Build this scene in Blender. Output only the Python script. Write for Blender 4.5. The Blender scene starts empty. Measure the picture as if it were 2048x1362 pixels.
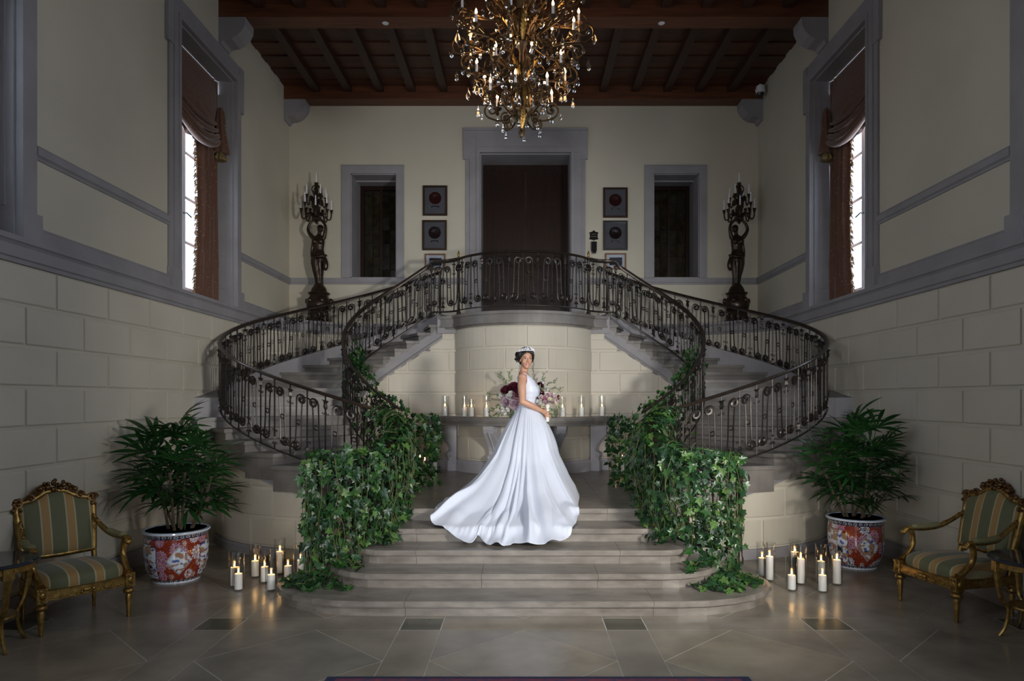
import bpy, bmesh, math, random
from math import pi, sin, cos, sqrt, atan2, radians
from mathutils import Vector, Matrix, noise

scene = bpy.context.scene
COL = scene.collection

# ------------------------------------------------------------------ camera
F = 1365.0
HX, HY, HZ = 1047.0, 800.0, 1.70          # vanishing point (pixels) and eye height
cam_d = bpy.data.cameras.new('camera')
cam = bpy.data.objects.new('camera', cam_d)
COL.objects.link(cam)
cam.location = (0, 0, HZ)
cam.rotation_euler = (pi / 2, 0, 0)
cam_d.sensor_width = 36.0
cam_d.lens = 36.0 * F / 2048.0
cam_d.shift_x = -(HX - 1024.0) / 2048.0
cam_d.shift_y = (HY - 681.0) / 2048.0
cam_d.clip_start = 0.05
scene.camera = cam

# ------------------------------------------------------------------ world, lights, exposure
world = bpy.data.worlds.new('World')
scene.world = world
world.use_nodes = True
bg = world.node_tree.nodes['Background']
bg.inputs[0].default_value = (0.72, 0.84, 1.0, 1)
bg.inputs[1].default_value = 2.2

scene.view_settings.view_transform = 'Standard'
scene.view_settings.look = 'None'
scene.view_settings.gamma = 1.0
scene.view_settings.use_curve_mapping = False
scene.view_settings.exposure = 0.0


def light(name, kind, loc, target, energy, color, **kw):
    d = bpy.data.lights.new(name, kind)
    d.energy = energy
    d.color = color
    for k, v in kw.items():
        setattr(d, k, v)
    o = bpy.data.objects.new(name, d)
    COL.objects.link(o)
    o.location = loc
    if target is not None:
        o.rotation_euler = (Vector(target) - Vector(loc)).to_track_quat('-Z', 'Y').to_euler()
    return o


# photographer's strobe standing at the right of the hall
light('strobe_light', 'SPOT', (3.2, 1.7, 2.1), (-0.35, 8.6, 1.5), 1350, (1.0, 0.96, 0.90),
      spot_size=radians(70), spot_blend=1.0, shadow_soft_size=0.30)
# second strobe behind the photographer, low and soft
light('front_strobe_light', 'SPOT', (-0.5, -1.6, 1.80), (0.0, 8.0, 1.5), 1150, (0.95, 0.965, 1.0),
      spot_size=radians(60), spot_blend=1.0, shadow_soft_size=0.45)
# daylight through the tall windows in both side walls (two in view, two nearer ones, two behind)
for sx in (-1, 1):
    for y, e in ((8.57, 115), (4.565, 175), (0.56, 150)):
        light('window_daylight', 'AREA', (sx * (3.97 + 0.42), y, 4.5), (0, y, 4.0), e * (1.25 if sx > 0 else 0.95),
              (0.78, 0.87, 1.0), shape='RECTANGLE', size=1.5, size_y=3.05)

# ------------------------------------------------------------------ helpers
def P3(px, py, d):
    """photo pixel + distance from the eye -> world point"""
    return Vector(((px - HX) * d / F, d, HZ - (py - HY) * d / F))


def X(px, d):
    return (px - HX) * d / F


def Z(py, d):
    return HZ - (py - HY) * d / F


class MB:
    """collects geometry; build() links it as ONE mesh object"""
    def __init__(self):
        self.v, self.f, self.m = [], [], []
        self.sm = []

    def add(self, vs, fs, m=0, smooth=False):
        o = len(self.v)
        self.v.extend([tuple(p) for p in vs])
        for f in fs:
            self.f.append(tuple(i + o for i in f))
            self.m.append(m)
            self.sm.append(smooth)
        return self

    def box(self, x0, x1, y0, y1, z0, z1, m=0, M=None, bev=0.0):
        vs = [(x0, y0, z0), (x1, y0, z0), (x1, y1, z0), (x0, y1, z0), (x0, y0, z1), (x1, y0, z1), (x1, y1, z1), (x0, y1, z1)]
        if M is not None:
            vs = [M @ Vector(p) for p in vs]
        return self.add(vs, [(3, 2, 1, 0), (4, 5, 6, 7), (0, 1, 5, 4), (1, 2, 6, 5), (2, 3, 7, 6), (3, 0, 4, 7)], m)

    def prism(self, poly, z0, z1, m=0, cham=0.0, M=None):
        """extrude a flat polygon of (x, y) from z0 to z1"""
        n = len(poly)
        vs = [(p[0], p[1], z0) for p in poly] + [(p[0], p[1], z1) for p in poly]
        if M is not None:
            vs = [M @ Vector(p) for p in vs]
        fs = [tuple(range(n - 1, -1, -1)), tuple(range(n, 2 * n))]
        fs += [(i, (i + 1) % n, n + (i + 1) % n, n + i) for i in range(n)]
        return self.add(vs, fs, m)

    def loft(self, rings, closed=True, caps=True, m=0, smooth=True):
        k = len(rings[0])
        vs = [p for r in rings for p in r]
        fs = []
        for i in range(len(rings) - 1):
            for j in range(k if closed else k - 1):
                a, b = i * k + j, i * k + (j + 1) % k
                fs.append((a, b, b + k, a + k))
        if caps and closed:
            fs.append(tuple(range(k - 1, -1, -1)))
            fs.append(tuple((len(rings) - 1) * k + j for j in range(k)))
        return self.add(vs, fs, m, smooth)

    def tube(self, pts, r, n=6, caps=True, m=0, flat=None, closed=False):
        pts = [Vector(p) for p in pts]
        if not isinstance(r, (list, tuple)):
            r = [r] * len(pts)
        rings = []
        N = None
        L = len(pts)
        for i, p in enumerate(pts):
            if closed:
                t = pts[(i + 1) % L] - pts[(i - 1) % L]
            else:
                t = pts[min(i + 1, L - 1)] - pts[max(i - 1, 0)]
            if t.length < 1e-9:
                t = Vector((0, 0, 1))
            t.normalize()
            if N is None:
                up = Vector((0, 0, 1)) if abs(t.z) < 0.9 else Vector((1, 0, 0))
                N = (up - t * up.dot(t)).normalized()
            else:
                N = N - t * N.dot(t)
                N = N.normalized() if N.length > 1e-6 else t.orthogonal().normalized()
            B = t.cross(N)
            fa, fb = flat if flat else (1, 1)
            rings.append([p + N * (r[i] * fa * cos(2 * pi * j / n)) + B * (r[i] * fb * sin(2 * pi * j / n)) for j in range(n)])
        if closed:
            rings.append(rings[0])
            caps = False
        return self.loft(rings, True, caps, m)

    def lathe(self, prof, n=24, c=(0, 0, 0), m=0, M=None, fn=None):
        """prof: list of (radius, z)"""
        c = Vector(c)
        rings = []
        for (r, z) in prof:
            ring = []
            for j in range(n):
                a = 2 * pi * j / n
                rr = r * (fn(a, z) if fn else 1)
                p = Vector((rr * cos(a), rr * sin(a), z))
                if M is not None:
                    p = M @ p
                ring.append(p + c)
            rings.append(ring)
        return self.loft(rings, True, True, m)

    def ball(self, c, r, nu=10, nv=6, m=0, M=None):
        if not isinstance(r, (list, tuple)):
            r = (r, r, r)
        c = Vector(c)
        rings = []
        for i in range(nv + 1):
            t = pi * i / nv
            s = max(sin(t), 0.02)
            ring = []
            for j in range(nu):
                a = 2 * pi * j / nu
                p = Vector((r[0] * s * cos(a), r[1] * s * sin(a), -r[2] * cos(t)))
                if M is not None:
                    p = M @ p
                ring.append(p + c)
            rings.append(ring)
        return self.loft(rings, True, True, m)

    def mesh(self, name, mats, smooth_angle=0.7, recalc=True):
        me = bpy.data.meshes.new(name)
        me.from_pydata(self.v, [], self.f)
        if not isinstance(mats, (list, tuple)):
            mats = [mats]
        for mt in mats:
            me.materials.append(mt)
        me.polygons.foreach_set('material_index', self.m)
        me.polygons.foreach_set('use_smooth', self.sm)
        if recalc:
            bm = bmesh.new()
            bm.from_mesh(me)
            bmesh.ops.recalc_face_normals(bm, faces=bm.faces)
            bm.to_mesh(me)
            bm.free()
        if any(self.sm):
            me.set_sharp_from_angle(angle=smooth_angle)
        me.update()
        return me

    def build(self, name, mats, parent=None, smooth_angle=0.7, recalc=True):
        return link(name, self.mesh(name, mats, smooth_angle, recalc), parent)


def link(name, me, parent=None, M=None):
    o = bpy.data.objects.new(name, me)
    COL.objects.link(o)
    if parent is not None:
        o.parent = parent
        o.matrix_parent_inverse = wmat(parent).inverted()
    if M is not None:
        o.matrix_basis = M
    return o


def wmat(o):
    m = o.matrix_basis.copy()
    if o.parent is not None:
        m = wmat(o.parent) @ o.matrix_parent_inverse @ m
    return m


def tag(o, label=None, cat=None, group=None, kind=None):
    if label:
        o['label'] = label
    if cat:
        o['category'] = cat
    if group:
        o['group'] = group
    if kind:
        o['kind'] = kind
    return o


def thing(name, label, cat, loc=(0, 0, 0), rz=0.0, group=None):
    o = bpy.data.objects.new(name, None)
    COL.objects.link(o)
    o.empty_display_size = 0.1
    o.matrix_basis = Matrix.Translation(Vector(loc)) @ Matrix.Rotation(rz, 4, 'Z')
    return tag(o, label, cat, group)


def struct(o):
    o['kind'] = 'structure'
    return o


def copy_tree(o, M, parent=None):
    """copy a thing with its parts and sub-parts (shared mesh data)"""
    c = o.copy()
    COL.objects.link(c)
    if parent is None:
        c.matrix_basis = M
    else:
        c.parent = parent
    for ch in list(o.children):
        copy_tree(ch, None, c)
    return c


def catmull(pts, n=8, closed=False):
    pts = [Vector(p) for p in pts]
    out = []
    L = len(pts)
    rng = range(L) if closed else range(L - 1)
    for i in rng:
        if closed:
            p0, p1, p2, p3 = pts[(i - 1) % L], pts[i], pts[(i + 1) % L], pts[(i + 2) % L]
        else:
            p0, p1, p2, p3 = pts[max(i - 1, 0)], pts[i], pts[i + 1], pts[min(i + 2, L - 1)]
        for k in range(n):
            t = k / n
            out.append(0.5 * ((2 * p1) + (p2 - p0) * t + (2 * p0 - 5 * p1 + 4 * p2 - p3) * t * t + (3 * p1 - p0 - 3 * p2 + p3) * t ** 3))
    if not closed:
        out.append(pts[-1])
    return out


class Path:
    """plan curve with arc length; nor() points to the left of travel"""
    def __init__(self, pts):
        self.p = [Vector((q[0], q[1])) for q in pts]
        self.c = [0.0]
        for a, b in zip(self.p, self.p[1:]):
            self.c.append(self.c[-1] + (b - a).length)
        self.L = self.c[-1]

    def seg(self, s):
        s = min(max(s, 0.0), self.L)
        lo, hi = 0, len(self.c) - 1
        while hi - lo > 1:
            mid = (lo + hi) // 2
            if self.c[mid] <= s:
                lo = mid
            else:
                hi = mid
        return lo, (s - self.c[lo]) / max(self.c[lo + 1] - self.c[lo], 1e-9)

    def at(self, s):
        i, t = self.seg(s)
        q = self.p[i].lerp(self.p[i + 1], t)
        if s < 0:
            q = q + (self.p[1] - self.p[0]).normalized() * s
        if s > self.L:
            q = q + (self.p[-1] - self.p[-2]).normalized() * (s - self.L)
        return q

    def tan(self, s):
        e = 0.02
        return (self.at(s + e) - self.at(s - e)).normalized()

    def nor(self, s):
        t = self.tan(s)
        return Vector((-t.y, t.x))


def arc(c, r, a0, a1, n=40):
    return [(c[0] + r * cos(radians(a0 + (a1 - a0) * i / n)), c[1] + r * sin(radians(a0 + (a1 - a0) * i / n))) for i in range(n + 1)]


def mirx(pts):
    return [(-p[0],) + tuple(p[1:]) for p in pts]


# ------------------------------------------------------------------ materials
MATS = {}


def mat(name, col, rough=0.6, metal=0.0, var=0.12, scale=6.0, bump=0.0, bscale=60.0, spec=0.5, col2=None, coat=0.0,
        sheen=0.0, sss=0.0, trans=0.0, stretch=(1, 1, 1), detail=5.0, emit=None, estr=0.0, coords='Object'):
    if name in MATS:
        return MATS[name]
    m = bpy.data.materials.new(name)
    m.use_nodes = True
    nt = m.node_tree
    b = nt.nodes['Principled BSDF']
    b.inputs['Roughness'].default_value = rough
    b.inputs['Metallic'].default_value = metal
    b.inputs['Specular IOR Level'].default_value = spec
    b.inputs['Coat Weight'].default_value = coat
    b.inputs['Coat Roughness'].default_value = 0.12
    if sheen:
        b.inputs['Sheen Weight'].default_value = sheen
    if sss:
        b.inputs['Subsurface Weight'].default_value = sss
        b.inputs['Subsurface Radius'].default_value = (0.02, 0.01, 0.006)
        b.inputs['Subsurface Scale'].default_value = 0.5
    if trans:
        b.inputs['Transmission Weight'].default_value = trans
    if emit:
        b.inputs['Emission Color'].default_value = (*emit, 1)
        b.inputs['Emission Strength'].default_value = estr
    tc = nt.nodes.new('ShaderNodeTexCoord')
    mp = nt.nodes.new('ShaderNodeMapping')
    mp.inputs['Scale'].default_value = stretch
    nt.links.new(tc.outputs[coords], mp.inputs['Vector'])
    nz = nt.nodes.new('ShaderNodeTexNoise')
    nz.inputs['Scale'].default_value = scale
    nz.inputs['Detail'].default_value = detail
    nt.links.new(mp.outputs[0], nz.inputs['Vector'])
    rp = nt.nodes.new('ShaderNodeValToRGB')
    c2 = col2 if col2 else tuple(max(0, c * (1 - var)) for c in col)
    c1 = col if col2 else tuple(min(1, c * (1 + var)) for c in col)
    rp.color_ramp.elements[0].position = 0.3
    rp.color_ramp.elements[1].position = 0.7
    rp.color_ramp.elements[0].color = (*c2, 1)
    rp.color_ramp.elements[1].color = (*c1, 1)
    nt.links.new(nz.outputs['Fac'], rp.inputs[0])
    nt.links.new(rp.outputs[0], b.inputs['Base Color'])
    if bump:
        nb = nt.nodes.new('ShaderNodeTexNoise')
        nb.inputs['Scale'].default_value = bscale
        nb.inputs['Detail'].default_value = 4
        nt.links.new(mp.outputs[0], nb.inputs['Vector'])
        bp = nt.nodes.new('ShaderNodeBump')
        bp.inputs['Strength'].default_value = bump
        bp.inputs['Distance'].default_value = 0.01
        nt.links.new(nb.outputs['Fac'], bp.inputs['Height'])
        nt.links.new(bp.outputs[0], b.inputs['Normal'])
    MATS[name] = m
    return m


def thin_glass(name, tint=(1, 1, 1), ior=1.45, rough=0.03):
    """thin clear glass: see-through with a Fresnel reflection"""
    m = bpy.data.materials.new(name)
    m.use_nodes = True
    nt = m.node_tree
    nt.nodes.clear()
    out = nt.nodes.new('ShaderNodeOutputMaterial')
    mx = nt.nodes.new('ShaderNodeMixShader')
    tr = nt.nodes.new('ShaderNodeBsdfTransparent')
    tr.inputs[0].default_value = (*tint, 1)
    gl = nt.nodes.new('ShaderNodeBsdfGlossy')
    gl.inputs['Roughness'].default_value = rough
    lw = nt.nodes.new('ShaderNodeLayerWeight')
    lw.inputs[0].default_value = 0.5
    pw = nt.nodes.new('ShaderNodeMath')
    pw.operation = 'POWER'
    pw.inputs[1].default_value = 4.0
    nt.links.new(lw.outputs['Facing'], pw.inputs[0])
    ma = nt.nodes.new('ShaderNodeMath')
    ma.operation = 'MULTIPLY_ADD'
    r0 = ((ior - 1) / (ior + 1)) ** 2
    ma.inputs[1].default_value = 0.85
    ma.inputs[2].default_value = r0
    nt.links.new(pw.outputs[0], ma.inputs[0])
    nt.links.new(ma.outputs[0], mx.inputs[0])
    nt.links.new(tr.outputs[0], mx.inputs[1])
    nt.links.new(gl.outputs[0], mx.inputs[2])
    nt.links.new(mx.outputs[0], out.inputs[0])
    return m


def emitter(name, col, s):
    m = bpy.data.materials.new(name)
    m.use_nodes = True
    nt = m.node_tree
    nt.nodes.clear()
    out = nt.nodes.new('ShaderNodeOutputMaterial')
    e = nt.nodes.new('ShaderNodeEmission')
    e.inputs[0].default_value = (*col, 1)
    e.inputs[1].default_value = s
    nt.links.new(e.outputs[0], out.inputs[0])
    return m


M_CREAM = mat('cream_paint', (0.49, 0.455, 0.362), 0.55, var=0.05, scale=1.3, bump=0.06, bscale=35)
M_CREAM_BLOCK = mat('cream_block_paint', (0.515, 0.475, 0.388), 0.5, var=0.05, scale=1.7, bump=0.05, bscale=40)
M_JOINT = mat('cream_joint_paint', (0.55, 0.51, 0.42), 0.55, var=0.05, scale=1.5)
M_TRIM = mat('grey_stone_trim', (0.255, 0.245, 0.252), 0.6, var=0.10, scale=3, bump=0.06, bscale=60)
M_BENCH = mat('pale_grey_stone', (0.36, 0.35, 0.37), 0.6, var=0.10, scale=3, bump=0.05, bscale=60)
M_STONE = mat('limestone_step', (0.245, 0.22, 0.19), 0.30, scale=4.5, col2=(0.13, 0.114, 0.095), bump=0.16, bscale=55, stretch=(1, 2.0, 2.5), detail=10)
M_STAIR = mat('limestone_stair', (0.160, 0.147, 0.132), 0.42, var=0.28, scale=3.5, bump=0.08, bscale=40, detail=7)
M_FLOOR = [mat('floor_stone_%s' % n, c, 0.25, var=0.25, scale=2.4, bump=0.03, bscale=20, detail=8) for n, c in
           (('tan', (0.225, 0.195, 0.152)), ('grey', (0.205, 0.182, 0.148)), ('warm', (0.235, 0.20, 0.152)), ('dark', (0.085, 0.082, 0.06)))]
M_GROUT = mat('floor_grout', (0.50, 0.47, 0.42), 0.6, var=0.1)
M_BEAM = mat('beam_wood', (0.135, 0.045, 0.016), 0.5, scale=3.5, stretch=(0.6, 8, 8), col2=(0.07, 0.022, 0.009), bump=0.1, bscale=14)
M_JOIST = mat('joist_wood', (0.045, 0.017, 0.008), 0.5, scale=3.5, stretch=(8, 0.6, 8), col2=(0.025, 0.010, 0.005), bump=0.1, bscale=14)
M_PLANKS = [mat('plank_wood_%s' % n, c, 0.55, scale=3, stretch=(0.6, 8, 8), var=0.35) for n, c in
            (('red', (0.085, 0.029, 0.012)), ('brown', (0.055, 0.021, 0.010)), ('dark', (0.035, 0.015, 0.008)))]
M_DOOR = mat('dark_door_wood', (0.022, 0.0085, 0.005), 0.36, scale=3, stretch=(8, 8, 0.6), col2=(0.010, 0.0045, 0.003), spec=0.3)
M_IRON = mat('wrought_iron', (0.036, 0.030, 0.026), 0.36, metal=0.6, var=0.3, scale=25)
M_RAILWOOD = mat('bronze_handrail', (0.05, 0.038, 0.031), 0.28, metal=0.6, var=0.25, scale=15)
M_GOLD = mat('old_gilding', (0.42, 0.27, 0.075), 0.36, metal=0.85, scale=28, col2=(0.17, 0.095, 0.03), bump=0.12, bscale=60)
M_GILT_DARK = mat('dark_gilding', (0.20, 0.11, 0.04), 0.42, metal=0.8, scale=40, col2=(0.09, 0.045, 0.02), bump=0.15, bscale=80)
M_CHAND = mat('chandelier_bronze', (0.10, 0.065, 0.032), 0.42, metal=0.75, scale=30, col2=(0.045, 0.03, 0.018))
M_CHGOLD = mat('chandelier_gold_leaf', (0.42, 0.26, 0.075), 0.34, metal=0.9, scale=30, col2=(0.20, 0.115, 0.03))
M_BRONZE = mat('statue_bronze', (0.040, 0.026, 0.018), 0.30, metal=0.55, var=0.3, scale=12)
M_GLASS = thin_glass('clear_vase_glass', (0.97, 0.98, 0.98))
M_CRYSTAL = thin_glass('crystal', (0.80, 0.78, 0.76), 2.5, 0.12)
M_WAX = mat('white_wax', (0.83, 0.80, 0.76), 0.45, var=0.03, sss=0.25)
M_WICK = mat('charred_wick', (0.02, 0.018, 0.015), 0.9)
M_FLAME = emitter('candle_flame', (1.0, 0.55, 0.17), 26)
M_BULB = emitter('candle_bulb_light', (1.0, 0.58, 0.25), 20)
M_SLEEVE = mat('white_candle_sleeve', (0.72, 0.73, 0.76), 0.5, var=0.05)
M_BLUEWHITE = mat('porcelain_inside', (0.38, 0.47, 0.60), 0.15, var=0.2, scale=9)
M_SOIL = mat('potting_soil', (0.02, 0.016, 0.012), 0.95, bump=0.6, bscale=40, var=0.4)
M_PALM = mat('palm_leaf_green', (0.016, 0.065, 0.013), 0.36, scale=4, col2=(0.007, 0.034, 0.008))
M_CANE = mat('palm_cane', (0.07, 0.055, 0.03), 0.7, var=0.4, scale=30)
M_IVY = [mat('ivy_leaf_%s' % n, c, 0.36, var=0.3, scale=9) for n, c in
         (('deep', (0.009, 0.036, 0.010)), ('mid', (0.023, 0.072, 0.016)), ('fresh', (0.068, 0.135, 0.030)))]
M_VINE = mat('vine_stem', (0.085, 0.095, 0.030), 0.7, var=0.4, scale=20)
M_SATIN = mat('white_satin', (0.63, 0.67, 0.765), 0.38, var=0.01, sheen=0.1, spec=0.4)
M_LACE = mat('white_lace', (0.66, 0.68, 0.76), 0.7, var=0.10, scale=90, bump=0.5, bscale=160)
M_SKIN = mat('warm_skin', (0.50, 0.27, 0.175), 0.42, var=0.04, scale=9, sss=0.12)
M_HAIR = mat('black_hair', (0.012, 0.009, 0.008), 0.35, var=0.4, scale=40)
M_LIPS = mat('rose_lipstick', (0.50, 0.11, 0.12), 0.35, var=0.05)
M_EYEW = mat('eye_white', (0.75, 0.74, 0.72), 0.25, var=0.02)
M_DIAMOND = mat('tiara_silver', (0.85, 0.86, 0.92), 0.2, metal=0.1, var=0.1, scale=60)
M_MARBLE = mat('black_marble', (0.014, 0.016, 0.022), 0.06, scale=5, col2=(0.035, 0.045, 0.06), detail=9)
M_WINWHITE = mat('white_window_paint', (0.66, 0.68, 0.72), 0.4, var=0.04)
M_FRINGE = mat('curtain_fringe', (0.22, 0.125, 0.055), 0.85, var=0.5, scale=90, bump=0.5, bscale=120)
M_TASSEL = mat('gold_tassel', (0.19, 0.135, 0.05), 0.8, var=0.3, scale=60, bump=0.4, bscale=90)
M_BLACKP = mat('black_plastic', (0.012, 0.012, 0.014), 0.18, var=0.1)
M_WHITEP = mat('white_plastic', (0.62, 0.62, 0.62), 0.4, var=0.03)
M_PAPER = mat('mount_board', (0.55, 0.54, 0.53), 0.8, var=0.03)
M_PANE = thin_glass('window_pane_glass', (0.95, 0.97, 1.0))


def damask():
    m = mat('rust_damask', (0.10, 0.038, 0.019), 0.75, var=0.25, scale=5, sheen=0.3)
    nt = m.node_tree
    b = nt.nodes['Principled BSDF']
    tc = nt.nodes.new('ShaderNodeTexCoord')
    vo = nt.nodes.new('ShaderNodeTexVoronoi')
    vo.inputs['Scale'].default_value = 17
    nt.links.new(tc.outputs['Object'], vo.inputs['Vector'])
    rp = nt.nodes.new('ShaderNodeValToRGB')
    e = rp.color_ramp.elements
    e[0].position, e[0].color = 0.18, (0.16, 0.092, 0.038, 1)
    e[1].position, e[1].color = 0.30, (0.088, 0.031, 0.015, 1)
    x = e.new(0.62)
    x.color = (0.105, 0.042, 0.019, 1)
    nt.links.new(vo.outputs['Distance'], rp.inputs[0])
    nt.links.new(rp.outputs[0], b.inputs['Base Color'])
    return m


M_DAMASK = damask()


def stripes():
    """olive, cream and gold woven stripes running along local z / y, repeating along local x"""
    m = mat('striped_upholstery', (0.1, 0.1, 0.1), 0.7, sheen=0.2)
    nt = m.node_tree
    b = nt.nodes['Principled BSDF']
    tc = nt.nodes.new('ShaderNodeTexCoord')
    sp = nt.nodes.new('ShaderNodeSeparateXYZ')
    nt.links.new(tc.outputs['Object'], sp.inputs[0])
    ma = nt.nodes.new('ShaderNodeMath')
    ma.operation = 'MULTIPLY_ADD'
    ma.inputs[1].default_value = 1 / 0.185
    ma.inputs[2].default_value = 10.27
    nt.links.new(sp.outputs['X'], ma.inputs[0])
    fr = nt.nodes.new('ShaderNodeMath')
    fr.operation = 'FRACT'
    nt.links.new(ma.outputs[0], fr.inputs[0])
    rp = nt.nodes.new('ShaderNodeValToRGB')
    rp.color_ramp.interpolation = 'CONSTANT'
    G, C, O = (0.125, 0.128, 0.060, 1), (0.42, 0.37, 0.22, 1), (0.36, 0.21, 0.065, 1)
    e = rp.color_ramp.elements
    e[0].position, e[0].color = 0.0, G
    e[1].position, e[1].color = 0.54, C
    for p, c in ((0.60, O), (0.90, C), (0.955, G)):
        x = e.new(p)
        x.color = c
    nt.links.new(fr.outputs[0], rp.inputs[0])
    ch = nt.nodes.new('ShaderNodeTexChecker')
    ch.inputs['Scale'].default_value = 140
    nt.links.new(tc.outputs['Object'], ch.inputs['Vector'])
    mx = nt.nodes.new('ShaderNodeMixRGB')
    mx.blend_type = 'MULTIPLY'
    mx.inputs[0].default_value = 0.25
    nt.links.new(rp.outputs[0], mx.inputs[1])
    nt.links.new(ch.outputs['Color'], mx.inputs[2])
    nt.links.new(mx.outputs[0], b.inputs['Base Color'])
    return m


M_STRIPE = stripes()


def vcol_mat(name, rough=0.2, spec=0.5, coat=0.0):
    """glazed or woven colours read from the mesh's own painted pattern"""
    m = bpy.data.materials.new(name)
    m.use_nodes = True
    nt = m.node_tree
    b = nt.nodes['Principled BSDF']
    b.inputs['Roughness'].default_value = rough
    b.inputs['Coat Weight'].default_value = coat
    at = nt.nodes.new('ShaderNodeAttribute')
    at.attribute_name = 'pattern'
    nt.links.new(at.outputs['Color'], b.inputs['Base Color'])
    return m


M_IMARI = vcol_mat('painted_porcelain', 0.16, coat=0.6)

# ================================================================== THE ROOM
W = 3.97          # half width of the hall
YB = 11.57        # back wall
YF = -3.5         # wall behind the photographer
LEDGE = 2.97
WIN = [(7.81, 9.33), (3.80, 5.33), (-0.21, 1.32)]
WZ = (LEDGE, 6.06)
RISE, TREAD_Z = 0.125, 0.124
LAND = 0.625
TOP = LAND + 19 * TREAD_Z
random.seed(3)


def sweep(mb, path, side, prof, s0, s1, n, zfn=None, m=0, smooth=False):
    """closed profile [(offset, z)] carried along a plan path; offset grows towards 'side' of travel"""
    rings = []
    for i in range(n + 1):
        s = s0 + (s1 - s0) * i / n
        p, q = path.at(s), path.nor(s) * side
        dz = zfn(s) if zfn else 0.0
        rings.append([(p.x + q.x * o, p.y + q.y * o, z + dz) for o, z in prof])
    mb.loft(rings, True, True, m, smooth)


def wall_block(parent, path, side, s0, s1, z0, z1, zt=None, n=1, mt=None, name='block', off=0.015):
    """one raised, chamfered ashlar block following the wall line; zt(s) cuts its top"""
    rings = []
    hmax = 0
    for i in range(n + 1):
        s = s0 + (s1 - s0) * i / n
        p, q = path.at(s), path.nor(s) * side
        top = min(z1, zt(s)) if zt else z1
        hmax = max(hmax, top - z0)
        top = max(top, z0 + 0.004)
        c = min(0.010, (top - z0) * 0.3)
        ring = []
        for o, z in ((-0.02, z0), (off - 0.006, z0), (off, z0 + c), (off, top - c), (off - 0.006, top), (-0.02, top)):
            ring.append((p.x + q.x * o, p.y + q.y * o, z))
        rings.append(ring)
    if hmax < 0.05:
        return None
    mb = MB()
    mb.loft(rings, True, True, 0, False)
    return mb.build(name, mt or M_CREAM_BLOCK, parent)


def ashlar(parent, path, side, s0, s1, z0, rows, rh, bl, zt=None, curved=False, phase=0.0, gap=0.034, zlow=None):
    for r in range(rows):
        a, b = z0 + r * rh + gap / 2, z0 + (r + 1) * rh - gap / 2
        s = s0 - bl * (0.5 if r % 2 else 0.0) - phase
        while s < s1:
            e0, e1 = max(s, s0) + gap / 2, min(s + bl, s1) - gap / 2
            s += bl
            if e1 - e0 < 0.06:
                continue
            if zlow and b < min(zlow(e0), zlow(e1)):
                continue
            wall_block(parent, path, side, e0, e1, a, b, zt, 6 if curved else (6 if zt else 1))


# ---- floor: base with stone slabs
fl = MB()
fl.box(-W - 0.3, W + 0.3, YF - 0.3, YB + 0.9, -0.25, -0.0015)
floor = struct(fl.build('floor', M_GROUT))
strips_x = [(-3.67 - 0.30, -3.67), (-2.45, -2.15), (-0.918, -0.615), (0.615, 0.918), (2.15, 2.45), (3.67, 3.97)]
bays_x = [(-3.67, -2.45), (-2.15, -0.918), (-0.615, 0.615), (0.918, 2.15), (2.45, 3.67)]
strips_y = [(5.045 + 1.47 * k, 5.315 + 1.47 * k) for k in range(-3, 2)]
bays_y = [(5.315 + 1.47 * k, 6.515 + 1.47 * k) for k in range(-4, 2)]
g = 0.004


def slab(poly, mt, name='tile', dz=0.0):
    cx = sum(p[0] for p in poly) / len(poly)
    cy = sum(p[1] for p in poly) / len(poly)
    q = []
    for p in poly:
        d = Vector((cx - p[0], cy - p[1]))
        q.append((p[0] + d.x / d.length * g * 1.3, p[1] + d.y / d.length * g * 1.3))
    mb = MB()
    mb.prism(q, -0.03, dz)
    mb.build(name, mt, floor)


for (x0, x1) in strips_x:
    for (y0, y1) in strips_y:
        slab([(x0, y0), (x1, y0), (x1, y1), (x0, y1)], M_FLOOR[3], 'dark_tile')
    for (y0, y1) in bays_y:
        slab([(x0, y0), (x1, y0), (x1, y1), (x0, y1)], random.choice(M_FLOOR[:3]), 'border_tile')
for (x0, x1) in bays_x:
    for (y0, y1) in strips_y:
        slab([(x0, y0), (x1, y0), (x1, y1), (x0, y1)], random.choice(M_FLOOR[:3]), 'border_tile')
    for (y0, y1) in bays_y:
        mx, my = (x0 + x1) / 2, (y0 + y1) / 2
        slab([(mx, y0), (x1, my), (mx, y1), (x0, my)], random.choice(M_FLOOR[:3]), 'diamond_tile')
        for tri in ([(x0, y0), (mx, y0), (x0, my)], [(mx, y0), (x1, y0), (x1, my)], [(x1, my), (x1, y1), (mx, y1)], [(x0, my), (mx, y1), (x0, y1)]):
            slab(tri, random.choice(M_FLOOR[:3]), 'corner_tile')

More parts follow.
